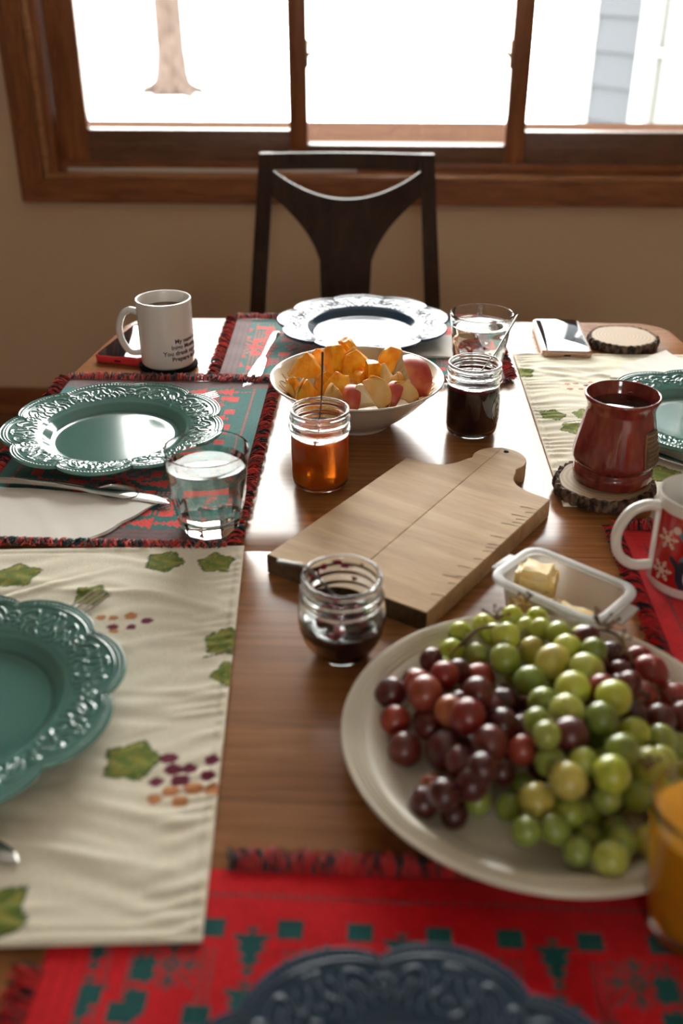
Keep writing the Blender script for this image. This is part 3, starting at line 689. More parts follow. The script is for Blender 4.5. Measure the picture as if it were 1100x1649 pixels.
# ================================================================ NAPKINS
def napkin(name, quad, z, label, folds=1, seed=1, flat=.0012):
    root = empty(name, (quad[0][0], quad[0][1], z)); tag(root, label, 'napkin', 'paper napkins')
    R_ = np.random.RandomState(seed); Q = np.array(quad)
    for l_ in range(folds):
        n_ = 44; V = []; F = []
        q = Q+R_.uniform(-.004,.004,(4,2))*l_
        for sgn in (1, 0):
            for i in range(n_+1):
                for j in range(n_+1):
                    u, v = i/n_, j/n_
                    p = (1-u)*(1-v)*q[0]+u*(1-v)*q[1]+u*v*q[2]+(1-u)*v*q[3]
                    e_ = min(u, 1-u, v, 1-v); p = p+.0012*np.array([math.sin(v*17+seed), math.sin(u*15+seed)])*(1 if e_ < .02 else .3)
                    wv_ = .0011*math.sin(p[0]*55+seed+l_)*math.sin(p[1]*47+seed*2)+.0005*math.sin(p[0]*160+p[1]*90)
                    V.append((p[0]-Q[0][0], p[1]-Q[0][1], l_*.0018+max(0, wv_)+(flat if sgn else 0)+.0012*l_*0))
        N1 = (n_+1)**2; at_ = lambda i, j, s: (0 if s else N1)+i*(n_+1)+j
        for i in range(n_):
            for j in range(n_):
                F.append((at_(i,j,1), at_(i+1,j,1), at_(i+1,j+1,1), at_(i,j+1,1))); F.append((at_(i,j,0), at_(i,j+1,0), at_(i+1,j+1,0), at_(i+1,j,0)))
        for i in range(n_):
            F += [(at_(i,0,1), at_(i,0,0), at_(i+1,0,0), at_(i+1,0,1)), (at_(i,n_,1), at_(i+1,n_,1), at_(i+1,n_,0), at_(i,n_,0)),
                  (at_(0,i,1), at_(0,i+1,1), at_(0,i+1,0), at_(0,i,0)), (at_(n_,i,1), at_(n_,i,0), at_(n_,i+1,0), at_(n_,i+1,1))]
        pym('layer', V, F, M['napkin'], root, sharp=50)
    return root
napkin('napkin', [(-.475,.905), (-.305,.897), (-.240,1.000), (-.475,1.020)], T+.0032, 'white paper napkin under the knives on the far left green placemat', 2, 3)
napkin('napkin', [(.040,1.478), (.148,1.470), (.160,1.575), (.050,1.58)], T+.0028, 'white paper napkin half under the navy plate beside the far water glass', 2, 5)
napkin('napkin', [(.345,1.40), (.50,1.40), (.455,1.520), (.375,1.452)], T+.0030, 'white paper napkin poking out behind the green plate at far right', 1, 9)
# ================================================================ CUTLERY
def blade(bm, rows):
    """rows: (s, halfwidth, z, thickness, sideways) along +x"""
    R_ = []
    for s, w_, z, t_, oy in rows:
        R_.append([bm.verts.new(p) for p in ((s,oy-w_,z), (s,oy-w_*.6,z+t_), (s,oy+w_*.6,z+t_), (s,oy+w_,z), (s,oy+w_*.6,z-t_*.6), (s,oy-w_*.6,z-t_*.6))])
    for a, b in zip(R_[:-1], R_[1:]):
        for k in range(6): bm.faces.new((a[k], b[k], b[(k+1)%6], a[(k+1)%6]))
    bm.faces.new(R_[0]); bm.faces.new(R_[-1][::-1])
def interp(rows, n=6):
    sp = [np.array(r) for r in rows]; out = []
    for i in range(len(sp)-1):
        p0, p1, p2, p3 = sp[max(i-1,0)], sp[i], sp[i+1], sp[min(i+2,len(sp)-1)]
        for k in range(n):
            t_ = k/n; q = .5*((2*p1)+(-p0+p2)*t_+(2*p0-5*p1+4*p2-p3)*t_*t_+(-p0+3*p1-3*p2+p3)*t_**3); q[0] = p1[0]+(p2[0]-p1[0])*t_; out.append(tuple(q))
    out.append(tuple(sp[-1])); return out
def knife(p, q, z, label, drop=0, ln=None):
    d = math.hypot(q[0]-p[0], q[1]-p[1]); a = math.atan2(q[1]-p[1], q[0]-p[0])
    root = empty('table_knife', (p[0],p[1],z)); root.rotation_euler = (0, drop, a); tag(root, label, 'knife', 'table knives')
    Lh = .105; bm = bmesh.new()
    blade(bm, interp([(0,.0035,.001,.0015,0),(.004,.0068,.0015,.0024,0),(.03,.0062,.0035,.0026,0),(.07,.0045,.004,.0024,0),(Lh,.0036,.003,.0022,0)])); obj('handle', bm, M['steel'], root, sharp=60)
    bm = bmesh.new(); blade(bm, interp([(Lh,.0036,.003,.0020,0),(Lh+.012,.0065,.0028,.0012,.001),(Lh+.05,.0092,.002,.0009,.0015),(Lh+.082,.0098,.0015,.0008,.001),(Lh+.102,.0060,.001,.0007,-.0025),(Lh+.110,.0012,.001,.0006,-.006)])); obj('blade', bm, M['steel'], root, sharp=60)
    return root
knife((-.445,1.020), (-.228,.988), T+.0125, 'steel table knife on top of the napkin running toward the water glass', .030)
knife((-.165,1.560), (-.183,1.40), T+.0115, 'steel table knife leaning from the navy plate rim on the far placemat', .048)
knife((.330,1.150), (.52,.945), T+.0045, 'steel table knife on the far right placemat behind the snowflake mug')
knife((-.450,.512), (-.232,.474), T+.0062, 'dark steel table knife poking out below the near left green plate')
def spoon_flat(p, q, z, label):
    a = math.atan2(q[1]-p[1], q[0]-p[0]); root = empty('teaspoon', (p[0],p[1],z), a); tag(root, label, 'spoon')
    bm = bmesh.new(); blade(bm, interp([(0,.004,.001,.0012,0),(.004,.0072,.0015,.0018,0),(.03,.0055,.004,.0016,0),(.08,.0026,.005,.0016,0),(.118,.0026,.0025,.0016,0)])); obj('handle', bm, M['steel'], root, sharp=60)
    bm = bmesh.new(); bmesh.ops.create_uvsphere(bm, u_segments=24, v_segments=16, radius=1)
    for v in bm.verts: v.co = Vector((.140+v.co.x*.026, v.co.y*.0165, .0035+(v.co.z*.006 if v.co.z < 0 else -v.co.z*.0045)))
    obj('spoon_bowl', bm, M['steel'], root, sharp=60)
spoon_flat((-.435,1.030), (-.30,1.003), T+.0075, 'steel spoon lying beside the knife on the far left napkin')
def fork(tip, ang_, z, label, dip=.0):
    root = empty('dinner_fork', (tip[0],tip[1],z)); root.rotation_euler = (0, dip, math.radians(ang_)); tag(root, label, 'fork', 'dinner forks')
    bm = bmesh.new(); blade(bm, interp([(-.185,.004,.001,.0013,0),(-.18,.0075,.001,.0018,0),(-.15,.006,.001,.0018,0),(-.10,.003,.002,.0017,0),(-.075,.0032,.0015,.0016,0),(-.062,.0095,.0005,.0014,0),(-.05,.0115,.0005,.0012,0),(-.045,.0115,.0007,.0012,0)])); obj('handle', bm, M['steel'], root, sharp=60)
    for k in range(4):
        y = -.0095+.00633*k; bm = bmesh.new(); blade(bm, interp([(-.046,.0018,.0007,.0011,y),(-.025,.0014,.0012,.001,y),(-.006,.0011,.003,.0009,y),(0,.0004,.0042,.0004,y)], 4)); obj('tine', bm, M['steel'], root, sharp=60)
fork((-.226,1.305), 24, T+.0040, 'fork with tines peeking from behind the far left green plate')
fork((-.262,.800), 58, T+.0062, 'fork with tines peeking from behind the near left green plate')
fork((.155,1.500), 80, T+.0065, 'fork lying on the napkin beside the far water glass')
# ================================================================ CUTTING BOARD
cb = tag(empty('cutting_board', (-.1081,.8532,T), math.atan2(.844,.537)), 'worn wooden cutting board with a rounded handle in the middle of the table', 'board')
ol = [(0,0,0),(.27,0,0),(.2725,-.028,0),(.278,-.044,0),(.292,-.055,0),(.308,-.0605,0)]
for k in range(0, 13):
    a = math.radians(115-230*k/12+0); ol.append((.330+.0325*math.cos(a), -.0935+.0325*math.sin(a), 0))
ol += [(.308,-.1265,0),(.292,-.1315,0),(.280,-.143,0),(.2735,-.160,0),(.27,-.187,0),(.003,-.185,0)]
ol = ol[:1]+[tuple(p) for p in spline(ol[1:-2], 4)]+ol[-2:]
def plank(name, poly, sgn):
    bm = prism([(p[0], p[1]) for p in poly], 0, .0225)
    bmesh.ops.bisect_plane(bm, geom=bm.verts[:]+bm.edges[:]+bm.faces[:], dist=1e-6, plane_co=(0,-.0935-.0002*sgn,0), plane_no=(-.03*sgn,1*sgn,0), clear_inner=True)
    es = [e for e in bm.edges if e.is_boundary]; bmesh.ops.holes_fill(bm, edges=es)
    bmesh.ops.bevel(bm, geom=[e for e in bm.edges if len(e.link_faces) == 2 and e.calc_face_angle() > .6 and (abs(e.verts[0].co.z-e.verts[1].co.z) < 1e-5)], offset=.0018, segments=3, affect='EDGES', profile=.6)
    bmesh.ops.recalc_face_normals(bm, faces=bm.faces[:])
    for f_ in bm.faces:
        f_.material_index = 1 if (f_.normal.x < -.9) else 0
    me = bpy.data.meshes.new(name); bm.to_mesh(me); bm.free()
    return link(name, me, [M['board'], M['board_end']], cb, True, 30)
plank('plank', ol, 1); plank('plank', ol, -1)
bm = bmesh.new(); bmesh.ops.create_cone(bm, segments=16, radius1=.0032, radius2=.0032, depth=.0008, cap_ends=True); obj('hang_hole_shade', bm, M['port'], cb, loc=(.352,-.092,.0224))  # flat dark disc painting the shade inside the hanging hole
R_ = random.Random(4)
bm = bmesh.new()
for k in range(16):
    x = R_.uniform(.02,.26); y = -.186; l_ = R_.uniform(.008,.022)
    tube(bm, [(x,y,.0222), (x-.002,y+l_*.6,.0226), (x-.004,y+l_,.0225)], .00035, 4)
g = obj('edge_cracks', bm, M['board_end'], cb)
# ================================================================ JARS
def jar(x, y, rz, label, outer, inner, jam_r, jam_top, jam_mat, kind='fruit preserves jars'):
    root = tag(empty('glass_jar', (x,y,T+.0003), rz), label, 'jar', 'open glass jam jars')
    op = spline([(r, z, 0) for r, z in outer], 3); op = [(max(p[0],0), p[1]) for p in op]
    ip = [(r, z) for r, z in inner]; ip = [(max(p[0],0), p[1]) for p in spline([(r, z, 0) for r, z in ip], 3)]
    prof = [(0, .0025)]+[(outer[0][0]*.8, .0022)]+op+ip+[(0, inner[-1][1])]
    obj('glass_body', lathe(prof, 64), M['glass'], root, sharp=60)
    return root
HP_O = [(.0255,0),(.0305,.003),(.0335,.011),(.0338,.03),(.0338,.062),(.0335,.068),(.0345,.0715),(.0362,.074),(.0362,.0765),(.0345,.0790),(.0335,.081),(.0340,.0835),(.0352,.0855),(.0352,.0875),(.0338,.0895),(.0334,.092),(.0345,.0945),(.0340,.0968),(.0325,.0972)]
HP_I = [(.0312,.0965),(.0303,.093),(.0303,.075),(.0305,.068),(.0312,.062),(.0312,.012),(.0285,.006),(.022,.0045),(.01,.0045)]
def fill(root, name, prof, mt, wob=0, seed=0):
    def fn(r, z, a): return (r, z+(wob*math.sin(3*a+seed)*math.sin(r*160) if z > prof[-1][1]-.002 else 0))
    return obj(name, lathe(prof, 64, fn), mt, root, sharp=60)
JP = lambda top: [(0,.0043),(.022,.0043),(.0288,.0062),(.0315,.012),(.0315,top-.002),(.0313,top-.0003),(.0300,top-.001),(.02,top-.0015),(.008,top-.0012),(0,top-.001)]
j1 = jar(-.0655,1.052,0, 'glass jar of orange preserves with a spoon before the fruit bowl', HP_O, HP_I, 0, 0, 0); fill(j1, 'preserves', JP(.066), M['jam_orange'], .0006)
j2 = jar(.1245,1.208,.9, 'full glass jar of dark berry jam with a spoon beside the fruit bowl', HP_O, HP_I, 0, 0, 0); fill(j2, 'preserves', JP(.0665), M['jam_dark'], .0005)
o = obj('jam_edge', lathe([(.0316,.0655),(.0317,.069),(.0309,.0692),(.0300,.0668)], 64), M['jam_red'], j2)
bm = bmesh.new()      # embossed oval on the glass of the dark jam jar
for rr in (1, .8):
    tube(bm, [( .0345*math.cos(-1.28+.42*rr*math.cos(t_)*1.0), .0345*math.sin(-1.28+.42*rr*math.cos(t_)), .038+.019*rr*math.sin(t_)) for t_ in [2*PI*k/40 for k in range(41)]], .0006, 6)
for dz in (-.006,.002,.009):
    tube(bm, spline([(.0345*math.cos(-1.28+q), .0345*math.sin(-1.28+q), .036+dz+.003*math.sin(q*30)) for q in (-.24,-.12,0,.12,.24)], 4), .0006, 6)
obj('embossed_oval', bm, M['glass'], j2)
SQ_O = [(.019,0),(.0225,.002),(.029,.010),(.0355,.021),(.0385,.033),(.0390,.043),(.0378,.051),(.0355,.0555),(.0358,.058),(.0372,.0605),(.0370,.0630),(.0352,.0655),(.0350,.0675),(.0362,.070),(.0360,.072),(.0350,.0745),(.0350,.078),(.0356,.0800),(.0350,.0822),(.0332,.0828)]
SQ_I = [(.0318,.0820),(.0312,.078),(.0312,.062),(.0325,.054),(.0352,.048),(.0362,.040),(.0355,.032),(.0325,.021),(.026,.011),(.017,.0055),(.008,.005)]
j3 = jar(-.0275,.7235,0, 'nearly empty squat glass jar with berry smears near the grape platter', SQ_O, SQ_I, 0, 0, 0)
def j3top(r, z, a):
    if z > .0205 and r < .034: return (r, z+.006*math.sin(a*2+.6)*r/.033+.003*math.sin(a*5+1)*math.sin(r*150))
    return (r, z)
obj('preserves', lathe([(0,.0048),(.017,.0053),(.0263,.0108),(.0328,.0208),(.0357,.0315),(.0362,.036),(.0345,.037),(.027,.0325),(.018,.0295),(.008,.030),(0,.031)], 64, j3top), M['jam_dark'], j3, sharp=60)
R_ = random.Random(11)
bm = bmesh.new()
def smear(a0, z0, da, dz, r0=.0312):
    n_ = 14; c_ = []
    ctr = bm.verts.new(((r0-.0009)*math.cos(a0), (r0-.0009)*math.sin(a0), z0))
    ring = []
    for k in range(n_):
        t_ = 2*PI*k/n_; q = R_.uniform(.6,1.25); a_ = a0+da*q*math.cos(t_); ring.append(bm.verts.new(((r0+.0001)*math.cos(a_), (r0+.0001)*math.sin(a_), z0+dz*q*math.sin(t_))))
    for k in range(n_): bm.faces.new((ring[k], ring[(k+1)%n_], ctr))
for a0, z0, da, dz in ((2.15,.074,.10,.004),(2.35,.068,.09,.005),(1.75,.077,.16,.002),(1.5,.072,.20,.0018),(1.25,.060,.09,.003),(2.6,.071,.16,.004),(1.0,.077,.07,.0015),(2.9,.064,.1,.004),(4.1,.064,.18,.002),(4.6,.078,.1,.001)): smear(a0, z0, da, dz)
obj('berry_smears', bm, M['smear'], j3)['kind'] = 'stuff'
bm = bmesh.new()
for k in range(9):
    a = R_.uniform(0, 2*PI); r_ = R_.uniform(.006,.024); m_ = Matrix.Translation((r_*math.cos(a), r_*math.sin(a), .033+R_.uniform(0,.004))) @ Matrix.Diagonal((1,1,.8,1))
    bmesh.ops.create_icosphere(bm, subdivisions=2, radius=R_.uniform(.004,.0062), matrix=m_)
obj('berries', bm, M['jam_red'], j3)['kind'] = 'stuff'
def jarspoon(name, pts, label, cat, r_=.0016, fl=(1.9,.6), bowl=True, group=None):
    root = tag(empty(name, pts[0]), label, cat, group)
    o0 = Vector(pts[0]); P = spline([Vector(p)-o0 for p in pts], 8)
    bm = tube(bmesh.new(), P, lambda t_: r_*(1.0+.75*max(0, (t_-.55)/.45)), 10, flat=fl); obj('handle', bm, M['steel_dark'], root, sharp=60)
    if bowl:
        d = (P[0]-P[3]).normalized(); q = Vector((0,1,0)).rotation_difference(d).to_matrix().to_4x4()
        bm = bmesh.new(); bmesh.ops.create_uvsphere(bm, u_segments=20, v_segments=12, radius=1)
        for v in bm.verts: v.co = Vector((v.co.x*.0095, v.co.y*.016+.014, v.co.z*.0035 if v.co.z < 0 else -v.co.z*.0025))
        bmesh.ops.transform(bm, matrix=q, verts=bm.verts[:]); obj('spoon_bowl', bm, M['steel'], root, sharp=60)
jarspoon('jam_spoon', [(-.0740,1.046,T+.028),(-.0730,1.050,T+.058),(-.0665,1.062,T+.081),(-.0645,1.073,T+.105),(-.0640,1.087,T+.136),(-.0640,1.095,T+.148)], 'thin steel spoon standing in the jar of orange preserves', 'spoon', .0015, group='spoons in jam jars')
jarspoon('jam_spoon', [(.112,1.198,T+.030),(.117,1.203,T+.062),(.126,1.213,T+.0735),(.148,1.236,T+.092),(.166,1.262,T+.112),(.184,1.290,T+.132)], 'thin steel spoon leaning right out of the dark jam jar', 'spoon', .0016, group='spoons in jam jars')
jarspoon('jam_spoon', [(-.015,.728,T+.034),(-.036,.729,T+.060),(-.0570,.731,T+.0845),(-.070,.732,T+.088),(-.084,.733,T+.0895)], 'dark steel spoon leaning left out of the nearly empty jar', 'spoon', .0013, (1.8,.7), group='spoons in jam jars')
# ================================================================ WATER GLASSES
def facet(z0, z1, n_=10, ph=0):
    def fn(r, z, a):
        w_ = min(1, max(0, (z1-z)/.006)) if z < z1 else 0
        b = (a+ph) % (2*PI/n_) - PI/n_; pr_ = r*math.cos(PI/n_)/math.cos(b)*1.035
        # rounded arches at the top of every facet
        lim = z1-.010*(b/(PI/n_))**2
        w_ = min(1, max(0, (lim-z)/.004)); return (r*(1-w_)+pr_*w_, z)
    return fn
def tumbler(x, y, z, rz, label):
    root = tag(empty('water_glass', (x,y,z), rz), label, 'glass', 'faceted glasses of water')
    out = [(0,.001),(.026,.0006),(.0295,0),(.0312,.002)]+[(.0312+.0145*(k/40)**.7, .002+.090*k/40) for k in range(1, 41)]+[(.0460,.0938),(.0454,.0948),(.0444,.0942)]
    rin = lambda z: -.0030+.0312+.0145*(max(0,(z-.002)/.090))**.7+(.0010 if z > .06 else 0)
    inn = [(rin(z)+.0006, z) for z in (.090,.080,.070,.064,.058,.050,.040,.030,.022,.017)]+[(.0265,.0145),(.018,.0130),(.008,.0126),(0,.0125)]
    f1 = facet(0, .056, 10)
    nfn = len(out)
    cnt = {'k': 0}
    bm = lathe(out, 120, f1); bm2 = lathe([(.0444,.0942)]+inn, 120); me = bpy.data.meshes.new('t'); bm2.to_mesh(me); bm2.free(); bm.from_mesh(me); bpy.data.meshes.remove(me)
    bmesh.ops.remove_doubles(bm, verts=bm.verts[:], dist=1e-5)
    obj('glass_body', bm, M['glass'], root, sharp=22)
    lv = .077
    wp_ = [(0,.0124),(.018,.0129),(.0266,.0144)]+[(rin(z)+.0008, z) for z in (.017,.022,.030,.040,.050,.058,.064,.070,lv-.001)]+[(rin(lv)+.0007,lv+.0006),(rin(lv)-.001,lv-.0006),(.03,lv-.001),(.012,lv-.001),(0,lv-.001)]
    obj('water', lathe(wp_, 96), M['water'], root, sharp=60)
tumbler(-.1795,.9415,T+.0030,.25, 'faceted glass of water on the green placemat right of the far left plate')
tumbler(.1500,1.412,T+.0022,.1, 'faceted glass of water behind the jar of dark jam')
# ================================================================ JUICE GLASS
jg = tag(empty('juice_glass', (.2060,.437,T+.004)), 'glass of orange juice cut off at the lower right corner', 'glass')
prf = [(0,.001),(.022,0),(.0255,.002)]+[(.0255+.0125*(k/30)**.8, .002+.106*k/30) for k in range(1, 31)]+[(.0376,.1095),(.0366,.1095)]
obj('glass_body', lathe(prf+[(.0255+.0125*(max(0,z-.002)/.106)**.8-.0022, z) for z in (.10,.08,.06,.04,.02,.014)]+[(.018,.0115),(0,.011)], 72, facet(0,.045,10)), M['glass'], jg, sharp=30)
obj('juice', lathe([(0,.0109),(.0182,.0114)]+[(.0255+.0125*((z-.002)/.106)**.8-.0020, z) for z in (.0145,.02,.03,.04,.06,.08,.094)]+[(.028,.0935),(0,.0933)], 72), M['juice'], jg, sharp=60)
# ================================================================ WRAPPED PRINTS
def wrap_mesh(name, polys, R, a0, mt, parent, th=.00025, sub=.003, Rf=None):
    """flat polygons (x along the arc, y up) laid around a cylinder as thin printed film"""
    bm = bmesh.new()
    for P in polys:
        vs = [bm.verts.new((p[0], 0, p[1])) for p in P]
        try: bm.faces.new(vs)
        except ValueError: pass
    bmesh.ops.triangulate(bm, faces=bm.faces[:])
    for _ in range(6):
        es = [e for e in bm.edges if abs(e.verts[0].co.x-e.verts[1].co.x) > sub]
        if not es: break
        bmesh.ops.subdivide_edges(bm, edges=es, cuts=1); bmesh.ops.triangulate(bm, faces=bm.faces[:])
    r = bmesh.ops.extrude_face_region(bm, geom=bm.faces[:]); top = {g for g in r['geom'] if isinstance(g, bmesh.types.BMVert)}
    for v in bm.verts:
        rr = (Rf(v.co.z) if Rf else R)+(th if v in top else -.0002); a = a0+v.co.x/R; v.co = Vector((rr*math.cos(a), rr*math.sin(a), v.co.z))
    return obj(name, bm, mt, parent, smooth=False)
def text_polys(txt, size):
    cu = bpy.data.curves.new('lettering', 'FONT'); cu.body = txt; cu.size = size; cu.align_x = 'CENTER'; cu.resolution_u = 3; cu.offset = size*.018; cu.space_character = 1.02
    o = bpy.data.objects.new('lettering', cu); me = bpy.data.meshes.new_from_object(o)
    P = [[(me.vertices[i].co.x, me.vertices[i].co.y) for i in f_.vertices] for f_ in me.polygons]
    bpy.data.objects.remove(o); bpy.data.curves.remove(cu); bpy.data.meshes.remove(me); return P
# ================================================================ MUGS
def handle_bm(ri, pts, w_, t_):
    return tube(bmesh.new(), spline(pts, 8), 1.0, 16, flat=(w_, t_))
# white mug
tag(obj('coaster', lathe([(0,0),(.043,0),(.0445,.002),(.0445,.005),(.043,.0065),(0,.0065)], 64), M['port'], loc=(-.320,1.432,T+.0003)), 'thin round black coaster under the white mug', 'coaster')
mg = tag(empty('coffee_mug', (-.320,1.432,T+.0070), 0), 'tall white mug with dark lettering and coffee at the far left', 'mug')
obj('body', lathe([(0,.003),(.034,.003),(.036,0),(.0390,.001),(.0405,.005),(.0408,.03),(.0410,.092),(.0412,.0985),(.0405,.1002),(.0392,.1002),(.0382,.0985),(.0380,.09),(.0378,.012),(.034,.006),(0,.006)], 72), M['white_glaze'], mg, sharp=60)
obj('coffee', lathe([(0,.080),(.0379,.080),(.0381,.0825),(.037,.0822),(0,.0822)], 64), M['coffee_milk'], mg, sharp=60)
ha = math.radians(186); dv = Vector((math.cos(ha), math.sin(ha), 0))
obj('handle', handle_bm(0, [dv*.038+Vector((0,0,.078)), dv*.050+Vector((0,0,.083)), dv*.062+Vector((0,0,.076)), dv*.069+Vector((0,0,.056)), dv*.066+Vector((0,0,.034)), dv*.055+Vector((0,0,.018)), dv*.038+Vector((0,0,.017))], .0062, .0048), M['white_glaze'], mg, sharp=60)
TA = math.radians(-77+46)
PL = []
for i, t_ in enumerate(('My name is', 'Inigo Montoya', 'You drank my coffee', 'Prepare to die')):
    PL += [[(x, y+.0415-i*.0090) for x, y in p] for p in text_polys(t_, .0092)]
wrap_mesh('lettering', PL, .0410, TA, M['print_dark'], mg, sub=.004)
# wood slices
def slice_(x, y, z, R, th, rz, label, seed):
    root = tag(empty('wood_slice_coaster', (x,y,z), rz), label, 'coaster', 'wood slice coasters')
    R_ = random.Random(seed); p1, p2, p3 = [R_.uniform(0, 6) for _ in range(3)]
    def edge(a): return R*(1+.03*math.sin(2*a+p1)+.018*math.sin(5*a+p2)+.010*math.sin(11*a+p3))
    obj('wood_disc', lathe([(0,.0004),(.97,.0004),(.985,.002),(.985,th-.0015),(.965,th),(.6,th+.0002),(.3,th),(0,th)], 96, lambda r, z, a: (r*edge(a)*.95, z)), M['slice'], root, sharp=40)
    def bk(r, z, a):
        k = (math.sin(23*a+p1)+math.sin(37*a+p2)*.8+math.sin(61*a+z*300)*.5); return (edge(a)*(r+(.022*k if r > .96 else 0)), z+(.0008*math.sin(29*a+p3) if z > th*.6 else 0))
    obj('bark', lathe([(.93,.0002),(1.0,.0004),(1.025,th*.3),(1.02,th*.7),(.99,th+.0002),(.95,th+.0005),(.93,th),(.93,.0002)], 220, bk), M['slice_bark'], root, smooth=True, sharp=50)
slice_(.395,1.558,T+.0003,.053,.014,0, 'empty round wood slice coaster with bark edge at the far right corner', 3)
slice_(.2665,1.042,T+.0032,.0565,.0145,.6, 'round wood slice coaster with bark edge under the brown mug', 8)
# brown mug
bmg = tag(empty('coffee_mug', (.2755,1.048,T+.0185), 0), 'glossy red brown stoneware mug of black coffee on a wood slice', 'mug')
pr_ = [(0,.003),(.038,.003),(.040,0),(.0440,.001),(.0455,.006),(.0452,.014),(.0425,.0185),(.0440,.0215),(.0478,.0265),(.0480,.033),(.0455,.048),(.0418,.066),(.0390,.079),(.0376,.0860),(.0376,.0885),(.0392,.0945),(.0418,.0995),(.0424,.1020),(.0415,.1038),(.0400,.1036),(.0385,.0990),(.0352,.0900),(.0348,.0855),(.036,.078),(.042,.050),(.044,.034),(.040,.014),(.034,.007),(0,.0065)]
pr_ = [(max(p[0],0), p[1]) for p in spline([(a, b, 0) for a, b in pr_], 3)]
obj('body', lathe(pr_, 80), M['red_glaze'], bmg, sharp=70)
obj('coffee', lathe([(0,.084),(.0350,.084),(.0356,.0892),(.035,.0895),(0,.0895)], 64), M['coffee'], bmg, sharp=60)
ha = math.radians(62); dv = Vector((math.cos(ha), math.sin(ha), 0))
obj('handle', handle_bm(0, [dv*.037+Vector((0,0,.088)), dv*.052+Vector((0,0,.096)), dv*.068+Vector((0,0,.086)), dv*.073+Vector((0,0,.062)), dv*.064+Vector((0,0,.038)), dv*.045+Vector((0,0,.028))], .0065, .005), M['red_glaze'], bmg, sharp=60)
def rbm(z): return float(np.interp(z, [.0215,.027,.034,.048,.066,.079,.0855], [.0440,.0478,.0480,.0455,.0418,.0390,.0376]))+.0006
EA = math.radians(-41)
em = wrap_mesh('emblem', [[(a*.9, b) for a, b in ((-.016,.033),(-.014,.030),(.014,.030),(.016,.033),(.017,.05),(.015,.066),(.012,.071),(-.012,.071),(-.015,.066),(-.017,.05))]], .045, EA, M['emblem'], bmg, .0008, .003, rbm)
for k in range(7):
    z = .035+k*.0052
    for o_ in (0,): wrap_mesh('emblem_line', [[(-.011+.002*math.sin(k), z), (.011, z+.0015*math.sin(k*2)), (.011, z+.0013+.0015*math.sin(k*2)), (-.011+.002*math.sin(k), z+.0013)]], .045, EA, M['emblem_line'], em, .0014, .003, rbm)
wrap_mesh('emblem_line', [[(-.0150,.031),(-.0135,.031),(-.0140,.05),(-.0120,.0700),(-.0140,.0700),(-.0158,.05)]], .045, EA, M['emblem_line'], em, .0014, .003, rbm)
# snowflake mug
sg = tag(empty('coffee_mug', (.3135,.850,T+.0030), 0), 'white mug with red snowflake print cut off by the right edge', 'mug')
obj('body', lathe([(0,.003),(.034,.003),(.036,0),(.0385,.001),(.0400,.005),(.0404,.03),(.0410,.092),(.0413,.0985),(.0405,.1002),(.0392,.1002),(.0382,.0985),(.0380,.09),(.0374,.012),(.034,.006),(0,.006)], 72), M['white_glaze'], sg, sharp=60)
ha = math.radians(182); dv = Vector((math.cos(ha), math.sin(ha), 0))
obj('handle', handle_bm(0, [dv*.038+Vector((0,0,.085)), dv*.052+Vector((0,0,.087)), dv*.068+Vector((0,0,.078)), dv*.077+Vector((0,0,.055)), dv*.073+Vector((0,0,.033)), dv*.058+Vector((0,0,.020)), dv*.038+Vector((0,0,.020))], .0062, .0050), M['white_glaze'], sg, sharp=60)
def rsg(z): return float(np.interp(z, [.005,.03,.092], [.0400,.0404,.0410]))
b0 = math.radians(193)
pb = wrap_mesh('red_print_band', [[(0,.012),(.19,.012),(.19,.088),(0,.088)]], .0405, b0, M['red_print'], sg, .00025, .003, rsg)
def flake(cx, cy, s, arms=6, lace=True):
    P = []
    def bar(x0, y0, x1, y1, w_):
        d = math.hypot(x1-x0, y1-y0); nx, ny = -(y1-y0)/d*w_, (x1-x0)/d*w_; P.append([(x0+nx,y0+ny),(x0-nx,y0-ny),(x1-nx,y1-ny),(x1+nx,y1+ny)])
    for k in range(arms):
        a = 2*PI*k/arms+.2; c_, s_ = math.cos(a), math.sin(a)
        bar(cx, cy, cx+s*c_, cy+s*s_, s*.055)
        for t_, l_ in ((.5,.32), (.78,.22)):
            for q in (-.9, .9): bar(cx+s*t_*c_, cy+s*t_*s_, cx+s*t_*c_+s*l_*math.cos(a+q), cy+s*t_*s_+s*l_*math.sin(a+q), s*.045)
        P.append([(cx+s*c_+s*.10*math.cos(q), cy+s*s_+s*.10*math.sin(q)) for q in [2*PI*j/8 for j in range(8)]])
    for k in range(18):
        a, b = 2*PI*k/18, 2*PI*(k+1)/18; bar(cx+s*.3*math.cos(a), cy+s*.3*math.sin(a), cx+s*.3*math.cos(b), cy+s*.3*math.sin(b), s*.04)
    return P
def disc(cx, cy, rx, ry=None, n_=20): ry = ry or rx; return [(cx+rx*math.cos(2*PI*k/n_), cy+ry*math.sin(2*PI*k/n_)) for k in range(n_)]
for cx, cy, s in ((.0150,.0620,.0105), (.0135,.0260,.0108), (.095,.060,.011), (.100,.028,.010)): wrap_mesh('snowflake', flake(cx, cy, s), .0405, b0, M['flake'], pb, .0006, .003, rsg)
wrap_mesh('pompom', [disc(.0235,.0745,.0040)], .0405, b0, M['flake'], pb, .0008, .003, rsg)
wrap_mesh('penguin', [[(.019,.043),(.021,.046),(.026,.043),(.030,.040),(.036,.050),(.046,.056),(.056,.052),(.061,.040),(.062,.024),(.056,.013),(.034,.013),(.029,.022),(.028,.034),(.023,.039)]], .0405, b0, M['print_dark'], pb, .0006, .003, rsg)
wrap_mesh('penguin_belly', [disc(.046,.028,.010,.014)], .0405, b0, M['white_glaze'], pb, .0010, .003, rsg)
